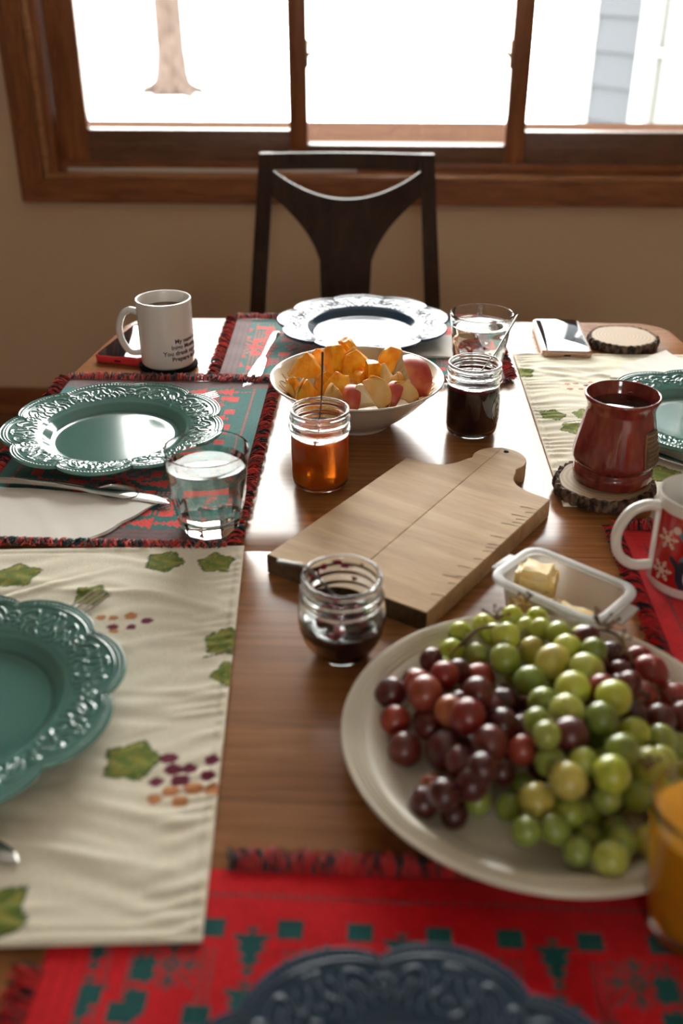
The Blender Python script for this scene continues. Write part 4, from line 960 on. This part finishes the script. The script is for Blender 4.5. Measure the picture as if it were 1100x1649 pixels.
wrap_mesh('penguin_hat', [[(.026,.071),(.031,.076),(.042,.077),(.050,.070),(.053,.062),(.033,.062)]], .0405, b0, M['teal_print'], pb, .0008, .003, rsg)
wrap_mesh('penguin_scarf', [[(.030,.044),(.033,.050),(.055,.052),(.058,.046),(.045,.043)]], .0405, b0, M['teal_print'], pb, .0010, .003, rsg)
# ================================================================ PHONES
def phone(x, y, z, rz, w_, l_, cm, label, case_inset=.0028):
    root = tag(empty('smartphone', (x,y,z), rz), label, 'phone', 'smartphones lying face up')
    obj('case', prism(rrect(w_, l_, .011, 8), 0, .0118, .0028, 3), cm, root, sharp=50)
    obj('screen', prism(rrect(w_-.0056, l_-.0056, .009, 8), .0113, .0124, .0005, 2), M['screen'], root, sharp=50)
    boxo('charge_port', (-.0055,.0055,-l_/2-.0003,-l_/2+.002,.0038,.0068), M['port'], root, bev=.001)
    boxo('side_button', (w_/2-.001,w_/2+.0008,.02,.032,.004,.0065), cm, root, bev=.0005)
phone(-.3850,1.5125,T+.0003,math.radians(-11),.079,.158, M['phone_case_red'], 'smartphone in a red case lying behind the white mug')
phone(.2975,1.566,T+.0003,math.radians(-1.5),.0775,.160, M['phone_case_gold'], 'smartphone in a rose gold case lying beside the empty wood slice')
# ================================================================ BUTTER TUB
tub = tag(empty('butter_tub', (.1765,.7835,T+.0003), math.radians(-40)), 'clear plastic tub with butter pieces between cutting board and grapes', 'container')
def ring(bm, w_, h_, r_, z): return [bm.verts.new((p[0], p[1], z)) for p in rrect(w_, h_, r_, 8)]
def loft(secs, closed=False, cap0=False, cap1=False):
    bm = bmesh.new(); R_ = [ring(bm, *s) for s in secs]
    if closed: R_.append(R_[0])
    for a, b in zip(R_[:-1], R_[1:]):
        for k in range(len(a)): bm.faces.new((a[k], a[(k+1)%len(a)], b[(k+1)%len(b)], b[k]))
    if cap0: bm.faces.new(R_[0])
    if cap1: bm.faces.new(R_[-1])
    return bm
obj('tub_body', loft([(.088,.050,.010,.0),(.094,.056,.012,.002),(.103,.0645,.014,.036),(.1045,.066,.014,.0385),(.1020,.0635,.013,.0385),(.0925,.0545,.0115,.0035),(.088,.050,.010,.0015)], cap0=True, cap1=True), M['plastic'], tub, sharp=50)
obj('rim', loft([(.1042,.0658,.014,.0375),(.119,.0800,.018,.0365),(.1205,.0815,.018,.0385),(.1195,.0805,.018,.0410),(.110,.0715,.016,.0425),(.1040,.0655,.014,.0415),(.1030,.0645,.0138,.0390)], closed=True), M['plastic_rim'], tub, sharp=50)
for sx in (-1, 1):
    boxo('clip_tab', (sx*.0640-.0055, sx*.0640+.0055, -.016, .016, .0335, .0365), M['plastic_rim'], tub, bev=.0012)
def lump(name, loc, sz, rz, seed, label, sub=3, amp=.12, group='butter pieces in the tub'):
    bm = bmesh.new(); bmesh.ops.create_cube(bm, size=1); bmesh.ops.bevel(bm, geom=bm.edges[:], offset=.16, segments=3, affect='EDGES'); bmesh.ops.subdivide_edges(bm, edges=bm.edges[:], cuts=2, use_grid_fill=True)
    from mathutils import noise as mn
    for v in bm.verts:
        k = mn.noise(v.co*2.3+Vector((seed,seed*2,0)))*amp*1.6+mn.noise(v.co*6+Vector((seed,0,1)))*amp*.5
        v.co = v.co*(1+k); v.co.z += (.16*mn.noise(Vector((v.co.x*3,v.co.y*3,seed))) if v.co.z > .2 else 0)
        v.co = Vector((v.co.x*sz[0], v.co.y*sz[1], (v.co.z+.5)*sz[2]))
    o = obj(name, bm, M['butter'], None, sharp=60, loc=loc, rot=(0,0,rz)); tag(o, label, 'butter', group)
lump('butter_chunk', (.1550,.8040,T+.0042), (.036,.032,.041), -.4, 1, 'tall yellow chunk of butter in the far left end of the tub')
lump('butter_chunk', (.1475,.7800,T+.0042), (.036,.024,.026), .3, 2, 'low butter chunk along the front left wall of the tub', amp=.08)
lump('butter_chunk', (.1830,.7600,T+.0042), (.044,.022,.023), -.75, 3, 'flat butter piece along the front right wall of the tub', amp=.12)
# ================================================================ FRUIT BOWL
bw = tag(empty('fruit_bowl', (-.027,1.235,T+.0003)), 'cream ceramic bowl heaped with orange pieces and peach slices', 'bowl')
bp = [(0,.004),(.040,.003),(.043,0),(.046,0),(.048,.004),(.056,.010),(.075,.024),(.095,.044),(.109,.0595),(.1130,.0625),(.1150,.0640),(.1148,.0655),(.1130,.0658),(.1090,.0630)]
bp = [(max(p[0],0), p[1]) for p in spline([(a, b, 0) for a, b in bp], 3)]
obj('body', lathe(bp, 96), M['bowl'], bw, sharp=70)
bi = [(.1090,.0631),(.104,.0585),(.090,.0445),(.070,.0280),(.050,.0150),(.030,.0095),(0,.008)]
bi = [(max(p[0],0), p[1]) for p in spline([(a, b, 0) for a, b in bi], 3)]
obj('inner_glaze', lathe(bi, 96), M['bowl_in'], bw, sharp=70)
bm = bmesh.new()
def bwall(a, s):
    r = .076+.029*s; z = float(np.interp(r, [.070,.090,.104,.109], [.0280,.0445,.0585,.0631])); return (r*math.cos(a)-.0002*math.cos(a), r*math.sin(a), z+.0002)
for k in range(16):
    a0 = 2*PI*k/16
    P = [bwall(a0+.11*(1-t_/14)*math.cos(t_*.75), .55+.42*(1-t_/14)*math.sin(t_*.75)) for t_ in range(13)]
    tube(bm, spline(P, 3), .0006, 6)
    tube(bm, spline([bwall(a0+.19, .1), bwall(a0+.17,.4), bwall(a0+.20,.7), bwall(a0+.18,.95)], 4), .0006, 6)
obj('scroll_relief', bm, M['bowl_relief'], bw)
# ---- cut fruit
from mathutils import noise as mn
def hull(pts, bev, sub, amp, seed):
    bm = bmesh.new()
    for p in pts: bm.verts.new(p)
    bmesh.ops.convex_hull(bm, input=bm.verts[:])
    bmesh.ops.dissolve_limit(bm, angle_limit=.02, verts=bm.verts[:], edges=bm.edges[:])
    bmesh.ops.bevel(bm, geom=bm.edges[:], offset=bev, segments=2, affect='EDGES', profile=.6)
    bmesh.ops.triangulate(bm, faces=bm.faces[:])
    for _ in range(sub): bmesh.ops.subdivide_edges(bm, edges=[e for e in bm.edges if e.calc_length() > .0035], cuts=1); bmesh.ops.triangulate(bm, faces=bm.faces[:])
    bm.normal_update()
    for v in bm.verts: v.co += v.normal*amp*(mn.noise(v.co*160+Vector((seed,0,0)))+.6*mn.noise(v.co*420+Vector((0,seed,0))))
    return bm
def wedge_pts(R, a_, cut=.5):
    """a segment of a round fruit: two flat cut faces meeting at the core, round skin outside"""
    P = []
    for k in range(9):
        t_ = -PI/2+PI*k/8
        for q in (-a_/2, -a_/4, 0, a_/4, a_/2):
            if abs(math.sin(t_)) > cut: continue
            P.append((R*math.cos(t_)*math.cos(q)-R*.45, R*math.cos(t_)*math.sin(q), R*math.sin(t_)))
    P += [(-R*.40,0,-R*cut), (-R*.40,0,R*cut)]; return P
ONAM = ['large', 'small', 'bright', 'slim', 'plump']
FR = [('o',-0.0927,1.2442,0.8260,0.034,30,0,'orange wedge at the back left of the fruit bowl'),('o',-0.0572,1.2539,0.8300,0.034,80,1,'round textured orange piece behind the spoon in the bowl'),('o',-0.0335,1.2538,0.8280,0.036,10,0,'pointed orange wedge standing highest in the bowl middle'),('o',0.0172,1.2621,0.8280,0.034,140,1,'coarse orange piece at the back right of the bowl'),('o',-0.0072,1.2220,0.8240,0.030,60,1,'rounded bright orange piece in the bowl centre'),('o',-0.0204,1.2270,0.8100,0.026,200,1,'deep orange piece sunk low in the bowl centre'),('o',-0.0500,1.1893,0.8200,0.034,-15,0,'triangular orange wedge in front of the bowl centre'),('o',-0.0694,1.2261,0.8120,0.026,40,0,'small orange wedge just left of the spoon tip'),('o',-0.1070,1.2069,0.8120,0.026,120,0,'orange wedge against the left wall of the bowl'),('o',-0.0900,1.1861,0.8160,0.028,75,0,'orange wedge with pointed tip at the front left of the bowl'),('o',-0.0820,1.2907,0.8220,0.022,10,0,'little orange bit at the back left wall'),('o',-0.0422,1.3115,0.8240,0.030,0,1,'pale orange slice at the very back of the bowl'),
('p',-0.0515,1.1720,0.8120,0.030,160,0,'pale peach slice at the bowl front behind the jar rim'),('p',-0.0320,1.1658,0.8110,0.026,20,1,'orange skinned peach piece at the front middle rim'),('a',-0.0182,1.1688,0.8150,0.026,0,2,'pale triangular fruit piece at the front rim'),('a',0.0010,1.1707,0.8180,0.032,30,3,'tall yellow peach piece at the front right of centre'),('a',0.0116,1.2188,0.8220,0.028,80,2,'pale upright peach slice right of the bowl centre'),('p',0.0249,1.2108,0.8160,0.024,10,0,'small peach slice tucked in the right of the heap'),('p',0.0204,1.1776,0.8120,0.026,-30,1,'red skinned peach slice at the front right'),('p',0.0485,1.2051,0.8270,0.038,190,1,'large red skinned peach slice topping the right side'),('p',0.0440,1.2423,0.8240,0.026,170,1,'red peach slice behind the large red one'),('a',0.0354,1.1789,0.8140,0.026,60,0,'orange yellow peach slice below the large red one'),('a',0.0430,1.1945,0.8140,0.024,-10,2,'pale peach cube below the large red one'),('p',0.0500,1.2250,0.8150,0.020,60,1,'dark peach slice at the right wall of the bowl')]
for i, (k, x, y, z, sz, an, ty, lb) in enumerate(FR):
    R_ = random.Random(i*7+1); nm = 'orange_piece' if k == 'o' else 'peach_slice'
    sz *= 1.3
    root = tag(empty(nm, (x, y, z)), lb, 'fruit', 'cut fruit in the bowl')
    root.rotation_euler = (R_.uniform(-.35,.35), R_.uniform(-.35,.35), math.radians(an)) if not (k == 'p' and ty == 1) else (R_.uniform(-.3,.3), -.75, math.radians(-90+an*.15))
    if k != 'o' and ty in (0, 3): root.rotation_euler = (R_.choice([-1,1])*R_.uniform(.6,1.0), R_.uniform(-.5,0), math.radians(an))
    if k == 'o' and ty == 0:
        h_ = sz*.5; P = [(-h_*1.05,-h_*.55,-h_*.75),(h_*1.1,-h_*.6,-h_*.7),(h_*.9,h_*.6,-h_*.6),(-h_*.9,h_*.65,-h_*.7),(-h_*.25,-h_*.15,h_*.80),(h_*.45,h_*.2,h_*.62),(-h_*.6,.2*h_,h_*.25)]
        obj('flesh', hull(P, .0011, 2, .0005, i), M['orange'], root, sharp=None)
        bm = hull([(-h_*1.0,h_*.62,-h_*.76),(h_*.95,h_*.60,-h_*.70),(h_*.4,h_*.38,h_*.70),(-h_*.55,h_*.42,h_*.35),(0,h_*.75,-h_*.1),(-h_*.9,h_*.50,-h_*.7),(h_*.85,h_*.5,-h_*.62),(h_*.33,h_*.28,h_*.66)], .0006, 1, .0003, i); obj('pith', bm, M['orange_rind'], root, sharp=None)
    elif k == 'o':
        bm = hull([(a*1.0, b*.9, c_) for a, b, c_ in wedge_pts(sz*.62, 1.5, .72)], .0014, 2, .0007, i); obj('flesh', bm, M['orange'], root, sharp=None)
        bm = hull([(sz*.20+.004*math.cos(t_)*0+.001*(q), sz*.36*math.cos(t_), sz*.36*math.sin(t_)) for t_ in [2*PI*j/10 for j in range(10)] for q in (0, 1)], .0003, 1, .0002, i); obj('membrane', bm, M['orange_rind'], root, sharp=None)
    else:
        P = wedge_pts(sz*.66, 1.05 if ty != 3 else .8, .86); mt_ = M['peach'] if ty in (0, 1, 3) else M['apple']
        if ty == 2: h_ = sz*.5; P = [(-h_*.8,-h_*.5,-h_*.8),(h_*.9,-h_*.5,-h_*.8),(h_*.7,h_*.5,-h_*.8),(-h_*.8,h_*.4,-h_*.8),(-h_*.35,-h_*.2,h_),(h_*.3,-.1*h_,h_*.8),(h_*.1,h_*.3,h_*.9)]
        obj('flesh', hull(P, .0012, 2, .0003, i), mt_, root, sharp=None)
        if ty != 2:
            bm = bmesh.new(); Rr = sz*.66+.0006; aw = (1.05 if ty != 3 else .8)/2; g = []
            for a in range(13):
                t_ = (-1+2*a/12)*math.asin(.86); row = []
                for b in range(9):
                    q = (-1+2*b/8)*aw; row.append([bm.verts.new(((Rr-dr)*math.cos(t_)*math.cos(q)-sz*.66*.45, (Rr-dr)*math.cos(t_)*math.sin(q), (Rr-dr)*math.sin(t_))) for dr in (0,.0011)])
                g.append(row)
            for a in range(12):
                for b in range(8):
                    bm.faces.new((g[a][b][0], g[a+1][b][0], g[a+1][b+1][0], g[a][b+1][0])); bm.faces.new((g[a][b][1], g[a][b+1][1], g[a+1][b+1][1], g[a+1][b][1]))
            for a in range(12):
                for b in (0, 8): bm.faces.new((g[a][b][0], g[a][b][1], g[a+1][b][1], g[a+1][b][0]))
            for b in range(8):
                for a in (0, 12): bm.faces.new((g[a][b][0], g[a][b+1][0], g[a][b+1][1], g[a][b][1]))
            obj('skin', bm, M['peach_skin'] if ty == 1 else M['peach'], root)
# ================================================================ GRAPE PLATTER
pl = tag(empty('platter', (.132,.589,T+.0022)), 'large round cream platter with ribbed rim holding the grapes', 'platter')
pp = [(0,.003),(.085,.003),(.088,0),(.092,0),(.094,.003),(.110,.007),(.135,.018),(.152,.0265),(.1545,.0285),(.1550,.0300),(.1535,.0312),(.1515,.0298),(.1500,.0312),(.1480,.0286),(.1462,.0300),(.1442,.0270),(.1424,.0283),(.1404,.0252),(.1386,.0262),(.1368,.0238),(.132,.0225),(.122,.0150),(.112,.0095),(.100,.0075),(.06,.0070),(0,.0070)]
pp = [(max(p[0],0), p[1]) for p in spline([(a, b, 0) for a, b in pp], 3)]
obj('body', lathe(pp, 160), M['cream'], pl, sharp=70)
GR = [(0.0687,0.6944,0.7761,0.0112,0,'gb'),(0.0766,0.7135,0.7815,0.0105,0,'gb'),(0.0887,0.6870,0.7787,0.0106,2,'gb'),(0.0986,0.7245,0.7825,0.0100,0,'gb'),(0.1131,0.6894,0.7971,0.0119,0,'gb'),(0.1102,0.6661,0.7908,0.0129,1,'gb'),(0.1052,0.7064,0.7864,0.0100,0,'gb'),(0.1457,0.7339,0.7852,0.0100,0,'gb'),(0.1342,0.7179,0.7848,0.0100,1,'gb'),(0.1449,0.7043,0.7943,0.0100,1,'gb'),(0.1363,0.6865,0.7845,0.0120,3,'gb'),(0.1451,0.6462,0.8038,0.0139,3,'gb'),(0.1567,0.6893,0.8010,0.0105,1,'gb'),(0.1602,0.6671,0.8017,0.0124,0,'gb'),(0.1825,0.7121,0.7806,0.0112,1,'gb'),(0.1700,0.6340,0.8050,0.0143,1,'gb'),(0.1536,0.6043,0.8112,0.0136,0,'gb'),(0.1256,0.6308,0.7964,0.0125,2,'gb'),(0.1310,0.5992,0.8016,0.0117,2,'gb'),(0.1456,0.5789,0.8089,0.0136,1,'gb'),(0.1242,0.5422,0.8194,0.0100,2,'gb'),(0.1805,0.5879,0.8167,0.0136,0,'gb'),(0.1682,0.5662,0.8146,0.0118,2,'gb'),(0.1235,0.7344,0.7852,0.0100,0,'gb'),(0.0578,0.6323,0.7987,0.0116,4,'rl'),(0.0881,0.6603,0.7725,0.0142,4,'rl'),(0.0154,0.6342,0.7785,0.0126,6,'rl'),(0.0371,0.6336,0.7886,0.0117,4,'rl'),(0.0420,0.6104,0.7981,0.0142,5,'rl'),(0.0191,0.6072,0.7731,0.0122,4,'rl'),(0.0447,0.5905,0.7823,0.0117,6,'rl'),(0.0600,0.5875,0.8004,0.0120,5,'rl'),(0.0712,0.5686,0.8116,0.0131,4,'rl'),(0.0890,0.6310,0.7681,0.0101,6,'rl'),(0.0262,0.5766,0.7709,0.0129,6,'rl'),(0.0565,0.5664,0.7806,0.0156,7,'rl'),(0.1062,0.6230,0.7797,0.0125,7,'rl'),(0.1022,0.6035,0.7699,0.0100,7,'rl'),(0.0852,0.5475,0.8055,0.0133,6,'rl'),(0.0465,0.5405,0.7681,0.0101,5,'rl'),(0.0516,0.5112,0.7903,0.0113,6,'rl'),(0.0718,0.5210,0.7908,0.0115,7,'rl'),(0.0663,0.5433,0.7902,0.0118,7,'rl'),(0.0772,0.5151,0.8115,0.0111,7,'rl'),(0.1175,0.5933,0.7797,0.0111,6,'rl'),(0.1110,0.5569,0.7913,0.0110,4,'rl'),(0.1769,0.6101,0.8076,0.0110,4,'rr'),(0.1966,0.6296,0.7923,0.0110,6,'rr'),(0.1821,0.6913,0.7823,0.0100,4,'rr'),(0.2020,0.6832,0.7844,0.0116,6,'rr'),(0.1869,0.6683,0.7868,0.0101,6,'rr'),(0.2034,0.6574,0.7868,0.0100,7,'rr'),(0.2243,0.6833,0.7805,0.0115,4,'rr'),(0.2285,0.6588,0.7859,0.0143,4,'rr'),(0.2172,0.6339,0.7788,0.0143,5,'rr'),(0.2436,0.6377,0.7771,0.0128,4,'rr'),(0.2453,0.6129,0.7793,0.0125,6,'rr'),(0.2018,0.6010,0.7888,0.0113,6,'rr'),(0.2240,0.6033,0.7845,0.0118,7,'rr'),(0.1429,0.5526,0.8107,0.0134,7,'loose'),(0.1283,0.5368,0.7994,0.0112,2,'gf'),(0.1492,0.5308,0.8063,0.0100,1,'gf'),(0.1784,0.5835,0.7710,0.0130,3,'gf'),(0.1972,0.5782,0.7909,0.0125,0,'gf'),(0.2196,0.5808,0.7832,0.0115,2,'gf'),(0.1794,0.5596,0.7739,0.0115,0,'gf'),(0.1169,0.5129,0.7855,0.0124,3,'gf'),(0.1361,0.5125,0.8053,0.0129,3,'gf'),(0.1389,0.5071,0.7813,0.0111,1,'gf'),(0.1538,0.5172,0.7691,0.0111,1,'gf'),(0.1649,0.5119,0.8127,0.0128,0,'gf'),(0.1968,0.5356,0.7989,0.0135,1,'gf'),(0.2143,0.5585,0.7822,0.0118,1,'gf'),(0.2070,0.5187,0.7808,0.0135,1,'gf'),(0.2247,0.5337,0.7704,0.0124,1,'gf'),(0.1592,0.4678,0.7804,0.0121,1,'gf'),(0.1918,0.4902,0.7730,0.0116,3,'gf'),(0.1401,0.4773,0.7755,0.0101,2,'gf'),(0.1061,0.4871,0.7824,0.0103,2,'gf'),(0.1003,0.5216,0.7689,0.0109,2,'gf'),(0.1262,0.4902,0.7820,0.0103,2,'gf'),(0.1642,0.5132,0.7896,0.0107,2,'gf'),(0.1850,0.5168,0.7900,0.0108,2,'gf'),(0.1715,0.4855,0.7774,0.0100,2,'gf'),(0.1786,0.6316,0.7692,0.0112,6,'rr'),(0.0669,0.6030,0.7701,0.0121,6,'rl'),(0.1494,0.6381,0.7780,0.0121,2,'gb'),(0.1284,0.5604,0.7681,0.0101,6,'rl'),(0.1967,0.6462,0.7686,0.0106,6,'rr'),(0.1548,0.6577,0.7683,0.0103,2,'gb'),(0.1294,0.5293,0.7701,0.0121,2,'gf'),(0.2346,0.5899,0.7690,0.0110,2,'gf'),(0.0665,0.6285,0.7690,0.0110,6,'rl'),(0.1782,0.5350,0.7701,0.0121,2,'gf'),(0.2365,0.5546,0.7697,0.0108,2,'gf'),(0.1383,0.6127,0.7836,0.0107,2,'gb'),(0.0975,0.5743,0.7702,0.0116,6,'rl'),(0.1582,0.6788,0.7775,0.0124,2,'gb'),(0.0781,0.5530,0.7697,0.0117,6,'rl'),(0.1303,0.6522,0.7681,0.0101,2,'gb'),(0.1671,0.5433,0.7921,0.0113,2,'gf'),(0.0578,0.6730,0.7721,0.0123,2,'gb'),(0.1522,0.5515,0.7702,0.0122,2,'gf'),(0.1407,0.5923,0.7680,0.0100,6,'rl'),(0.0361,0.6548,0.7735,0.0117,6,'rl'),(0.0811,0.5990,0.8097,0.0121,6,'rl'),(0.1814,0.6464,0.7844,0.0101,6,'rr'),(0.1179,0.6979,0.7700,0.0108,2,'gb'),(0.1585,0.6114,0.7691,0.0111,2,'gf'),(0.0604,0.5153,0.7680,0.0100,6,'rl'),(0.0674,0.6068,0.7920,0.0100,6,'rl'),(0.1596,0.7011,0.7717,0.0103,6,'rr'),(0.0491,0.6627,0.7901,0.0102,6,'rl'),(0.1714,0.5051,0.7683,0.0100,2,'gf'),(0.2027,0.5891,0.7695,0.0115,6,'rr'),(0.2038,0.6689,0.7682,0.0102,6,'rr'),(0.0434,0.6124,0.7684,0.0104,6,'rl'),(0.1265,0.5746,0.7885,0.0113,6,'rl'),(0.1224,0.6712,0.7683,0.0103,2,'gb'),(0.1789,0.6743,0.7683,0.0103,6,'rr'),(0.1260,0.6321,0.7682,0.0102,6,'rl'),(0.1690,0.5763,0.7918,0.0103,2,'gf'),(0.1686,0.6007,0.7862,0.0105,6,'rr'),(0.1928,0.6128,0.7694,0.0114,6,'rr'),(0.1490,0.5705,0.7858,0.0112,2,'gb'),(0.0776,0.5280,0.7687,0.0107,2,'gf'),(0.1216,0.6106,0.7682,0.0102,6,'rl'),(0.0981,0.5773,0.7980,0.0120,6,'rl'),(0.0576,0.6509,0.7683,0.0103,6,'rl'),(0.1210,0.5636,0.8130,0.0102,2,'gb'),(0.2005,0.5420,0.7694,0.0114,2,'gf'),(0.1795,0.6569,0.8086,0.0106,2,'gb'),(0.0387,0.5208,0.7725,0.0111,6,'rl'),(0.0709,0.6520,0.7878,0.0105,6,'rl'),(0.0956,0.5422,0.7837,0.0101,6,'rl'),(0.0927,0.6053,0.7881,0.0107,6,'rl'),(0.1118,0.5431,0.7684,0.0104,2,'gf'),(0.1791,0.6818,0.8019,0.0115,6,'rr'),(0.0766,0.5821,0.7683,0.0103,6,'rl'),(0.1985,0.6120,0.8107,0.0102,6,'rr'),(0.1077,0.6438,0.7690,0.0110,6,'rl'),(0.1515,0.4956,0.7684,0.0104,2,'gf'),(0.1763,0.5338,0.8141,0.0121,2,'gf'),(0.0846,0.5632,0.7879,0.0101,6,'rl')]
NM = {'gb': ('far green grape bunch along the back of the platter', .138,.690,.812), 'gf': ('near green grape bunch at the front right of the platter', .185,.560,.812), 'rl': ('dark red grape bunch at the left of the platter', .065,.600,.808), 'rr': ('red grape bunch with bare brown stems at the platter right', .205,.685,.812)}
roots = {}
for b, (lb, x, y, z) in NM.items(): roots[b] = tag(empty('grape_bunch', (x, y, z-.02)), lb, 'grapes', 'bunches of grapes on the platter')
bm = bmesh.new(); bmesh.ops.create_icosphere(bm, subdivisions=4, radius=1)
for v in bm.verts: v.co.z *= 1.0; v.co = v.co*(1+.012*mn.noise(v.co*1.7))
gmesh = [None]*8
base_me = bpy.data.meshes.new('grape'); bm.to_mesh(base_me); bm.free(); base_me.shade_smooth(); base_me.materials.append(GM[0])
bm = bmesh.new(); bmesh.ops.create_icosphere(bm, subdivisions=1, radius=.08, matrix=Matrix.Translation((0,0,1.0)) @ Matrix.Diagonal((1,1,.5,1))); scar_me = bpy.data.meshes.new('scar'); bm.to_mesh(scar_me); bm.free(); scar_me.materials.append(M['stem_brown'])
for i, (x, y, z, r, c_, b) in enumerate(GR):
    R_ = random.Random(i*13+5); o = bpy.data.objects.new('grape', base_me); COL.objects.link(o)
    sc = (r*R_.uniform(.98,1.02), r*R_.uniform(.98,1.02), r*R_.uniform(1.0,1.10)); o.rotation_euler = (R_.uniform(-.9,.9), R_.uniform(-.9,.9), R_.uniform(0,6)); o.scale = sc
    if b == 'loose':
        o.location = (x, y, z); tag(o, 'single purple grape lying on top of the green grapes', 'grape')
    else:
        o.parent = roots[b]; o.location = Vector((x, y, z))-roots[b].location
        if i % 4 == 0:
            s_ = bpy.data.objects.new('stem_scar', scar_me); COL.objects.link(s_); s_.parent = o
    o.material_slots[0].link = 'OBJECT'; o.material_slots[0].material = GM[c_]
# stems: a main rachis through the bunch with a short stalk to every grape
SP = {'gb': [(.075,.690,.800),(.092,.702,.809),(.115,.705,.808),(.140,.690,.800),(.165,.665,.797)], 'gf': [(.120,.505,.790),(.150,.520,.796),(.180,.530,.800),(.205,.560,.806),(.190,.600,.805)], 'rl': [(.025,.640,.792),(.050,.615,.795),(.080,.590,.797),(.105,.555,.798)], 'rr': [(.165,.705,.802),(.185,.700,.812),(.205,.690,.815),(.215,.665,.806),(.230,.640,.800)]}
for b, P in SP.items():
    o0 = roots[b].location; bm = bmesh.new(); S2 = spline([Vector(p)-o0-Vector((0,0,.014)) for p in P], 6); R_ = random.Random(len(P)+ord(b[1]))
    tube(bm, S2, lambda t_: .0016*(1-.3*t_), 8)
    for (x, y, z, r, c_, bb) in GR:
        if bb != b: continue
        g = Vector((x, y, z))-o0; q = min(S2, key=lambda w_: (w_-g).length); d = (g-q).length
        if d > r: e_ = g+(q-g).normalized()*r*.93; tube(bm, spline([q, (q+e_)/2+Vector((0,0,.002)), e_], 3), .0007, 5)
    obj('stem', bm, M['stem_brown'] if b in ('rr','gb') else M['stem'], roots[b])
# dried twigs standing up out of the bunches
def twig(b, base, tips, name='twig', mt='stem_brown', kn=.0017):
    o0 = roots[b].location; bm = bmesh.new(); base = Vector(base)-o0
    for t_ in tips:
        t_ = Vector(t_)-o0; mid = (base+t_)/2+Vector((random.uniform(-.003,.003), random.uniform(-.003,.003), .002)); tube(bm, spline([base, mid, t_], 5), lambda q: .0011*(1-.35*q), 6)
        bmesh.ops.create_icosphere(bm, subdivisions=1, radius=kn, matrix=Matrix.Translation(t_))
    obj(name, bm, M[mt], roots[b])
def cluster(b, c_, n_, R, seed, mt='stem_brown', h_=.010):
    q = random.Random(seed); tips = []
    for k in range(n_):
        a = 2*PI*k/n_+q.uniform(-.4,.4); r_ = R*q.uniform(.35,1); tips.append((c_[0]+r_*math.cos(a), c_[1]+r_*math.sin(a), c_[2]+h_*q.uniform(.5,1.2)))
    twig(b, c_, tips, mt=mt)
cluster('rr', (.192,.695,.806), 9, .016, 1); cluster('rr', (.204,.668,.806), 4, .008, 2, 'stem')
cluster('gb', (.106,.700,.806), 6, .013, 3); cluster('gb', (.134,.728,.806), 4, .009, 4)
cluster('rl', (.085,.560,.796), 4, .010, 5, 'stem', .006); cluster('gf', (.192,.527,.803), 6, .011, 6); cluster('gf', (.203,.592,.808), 4, .008, 7)
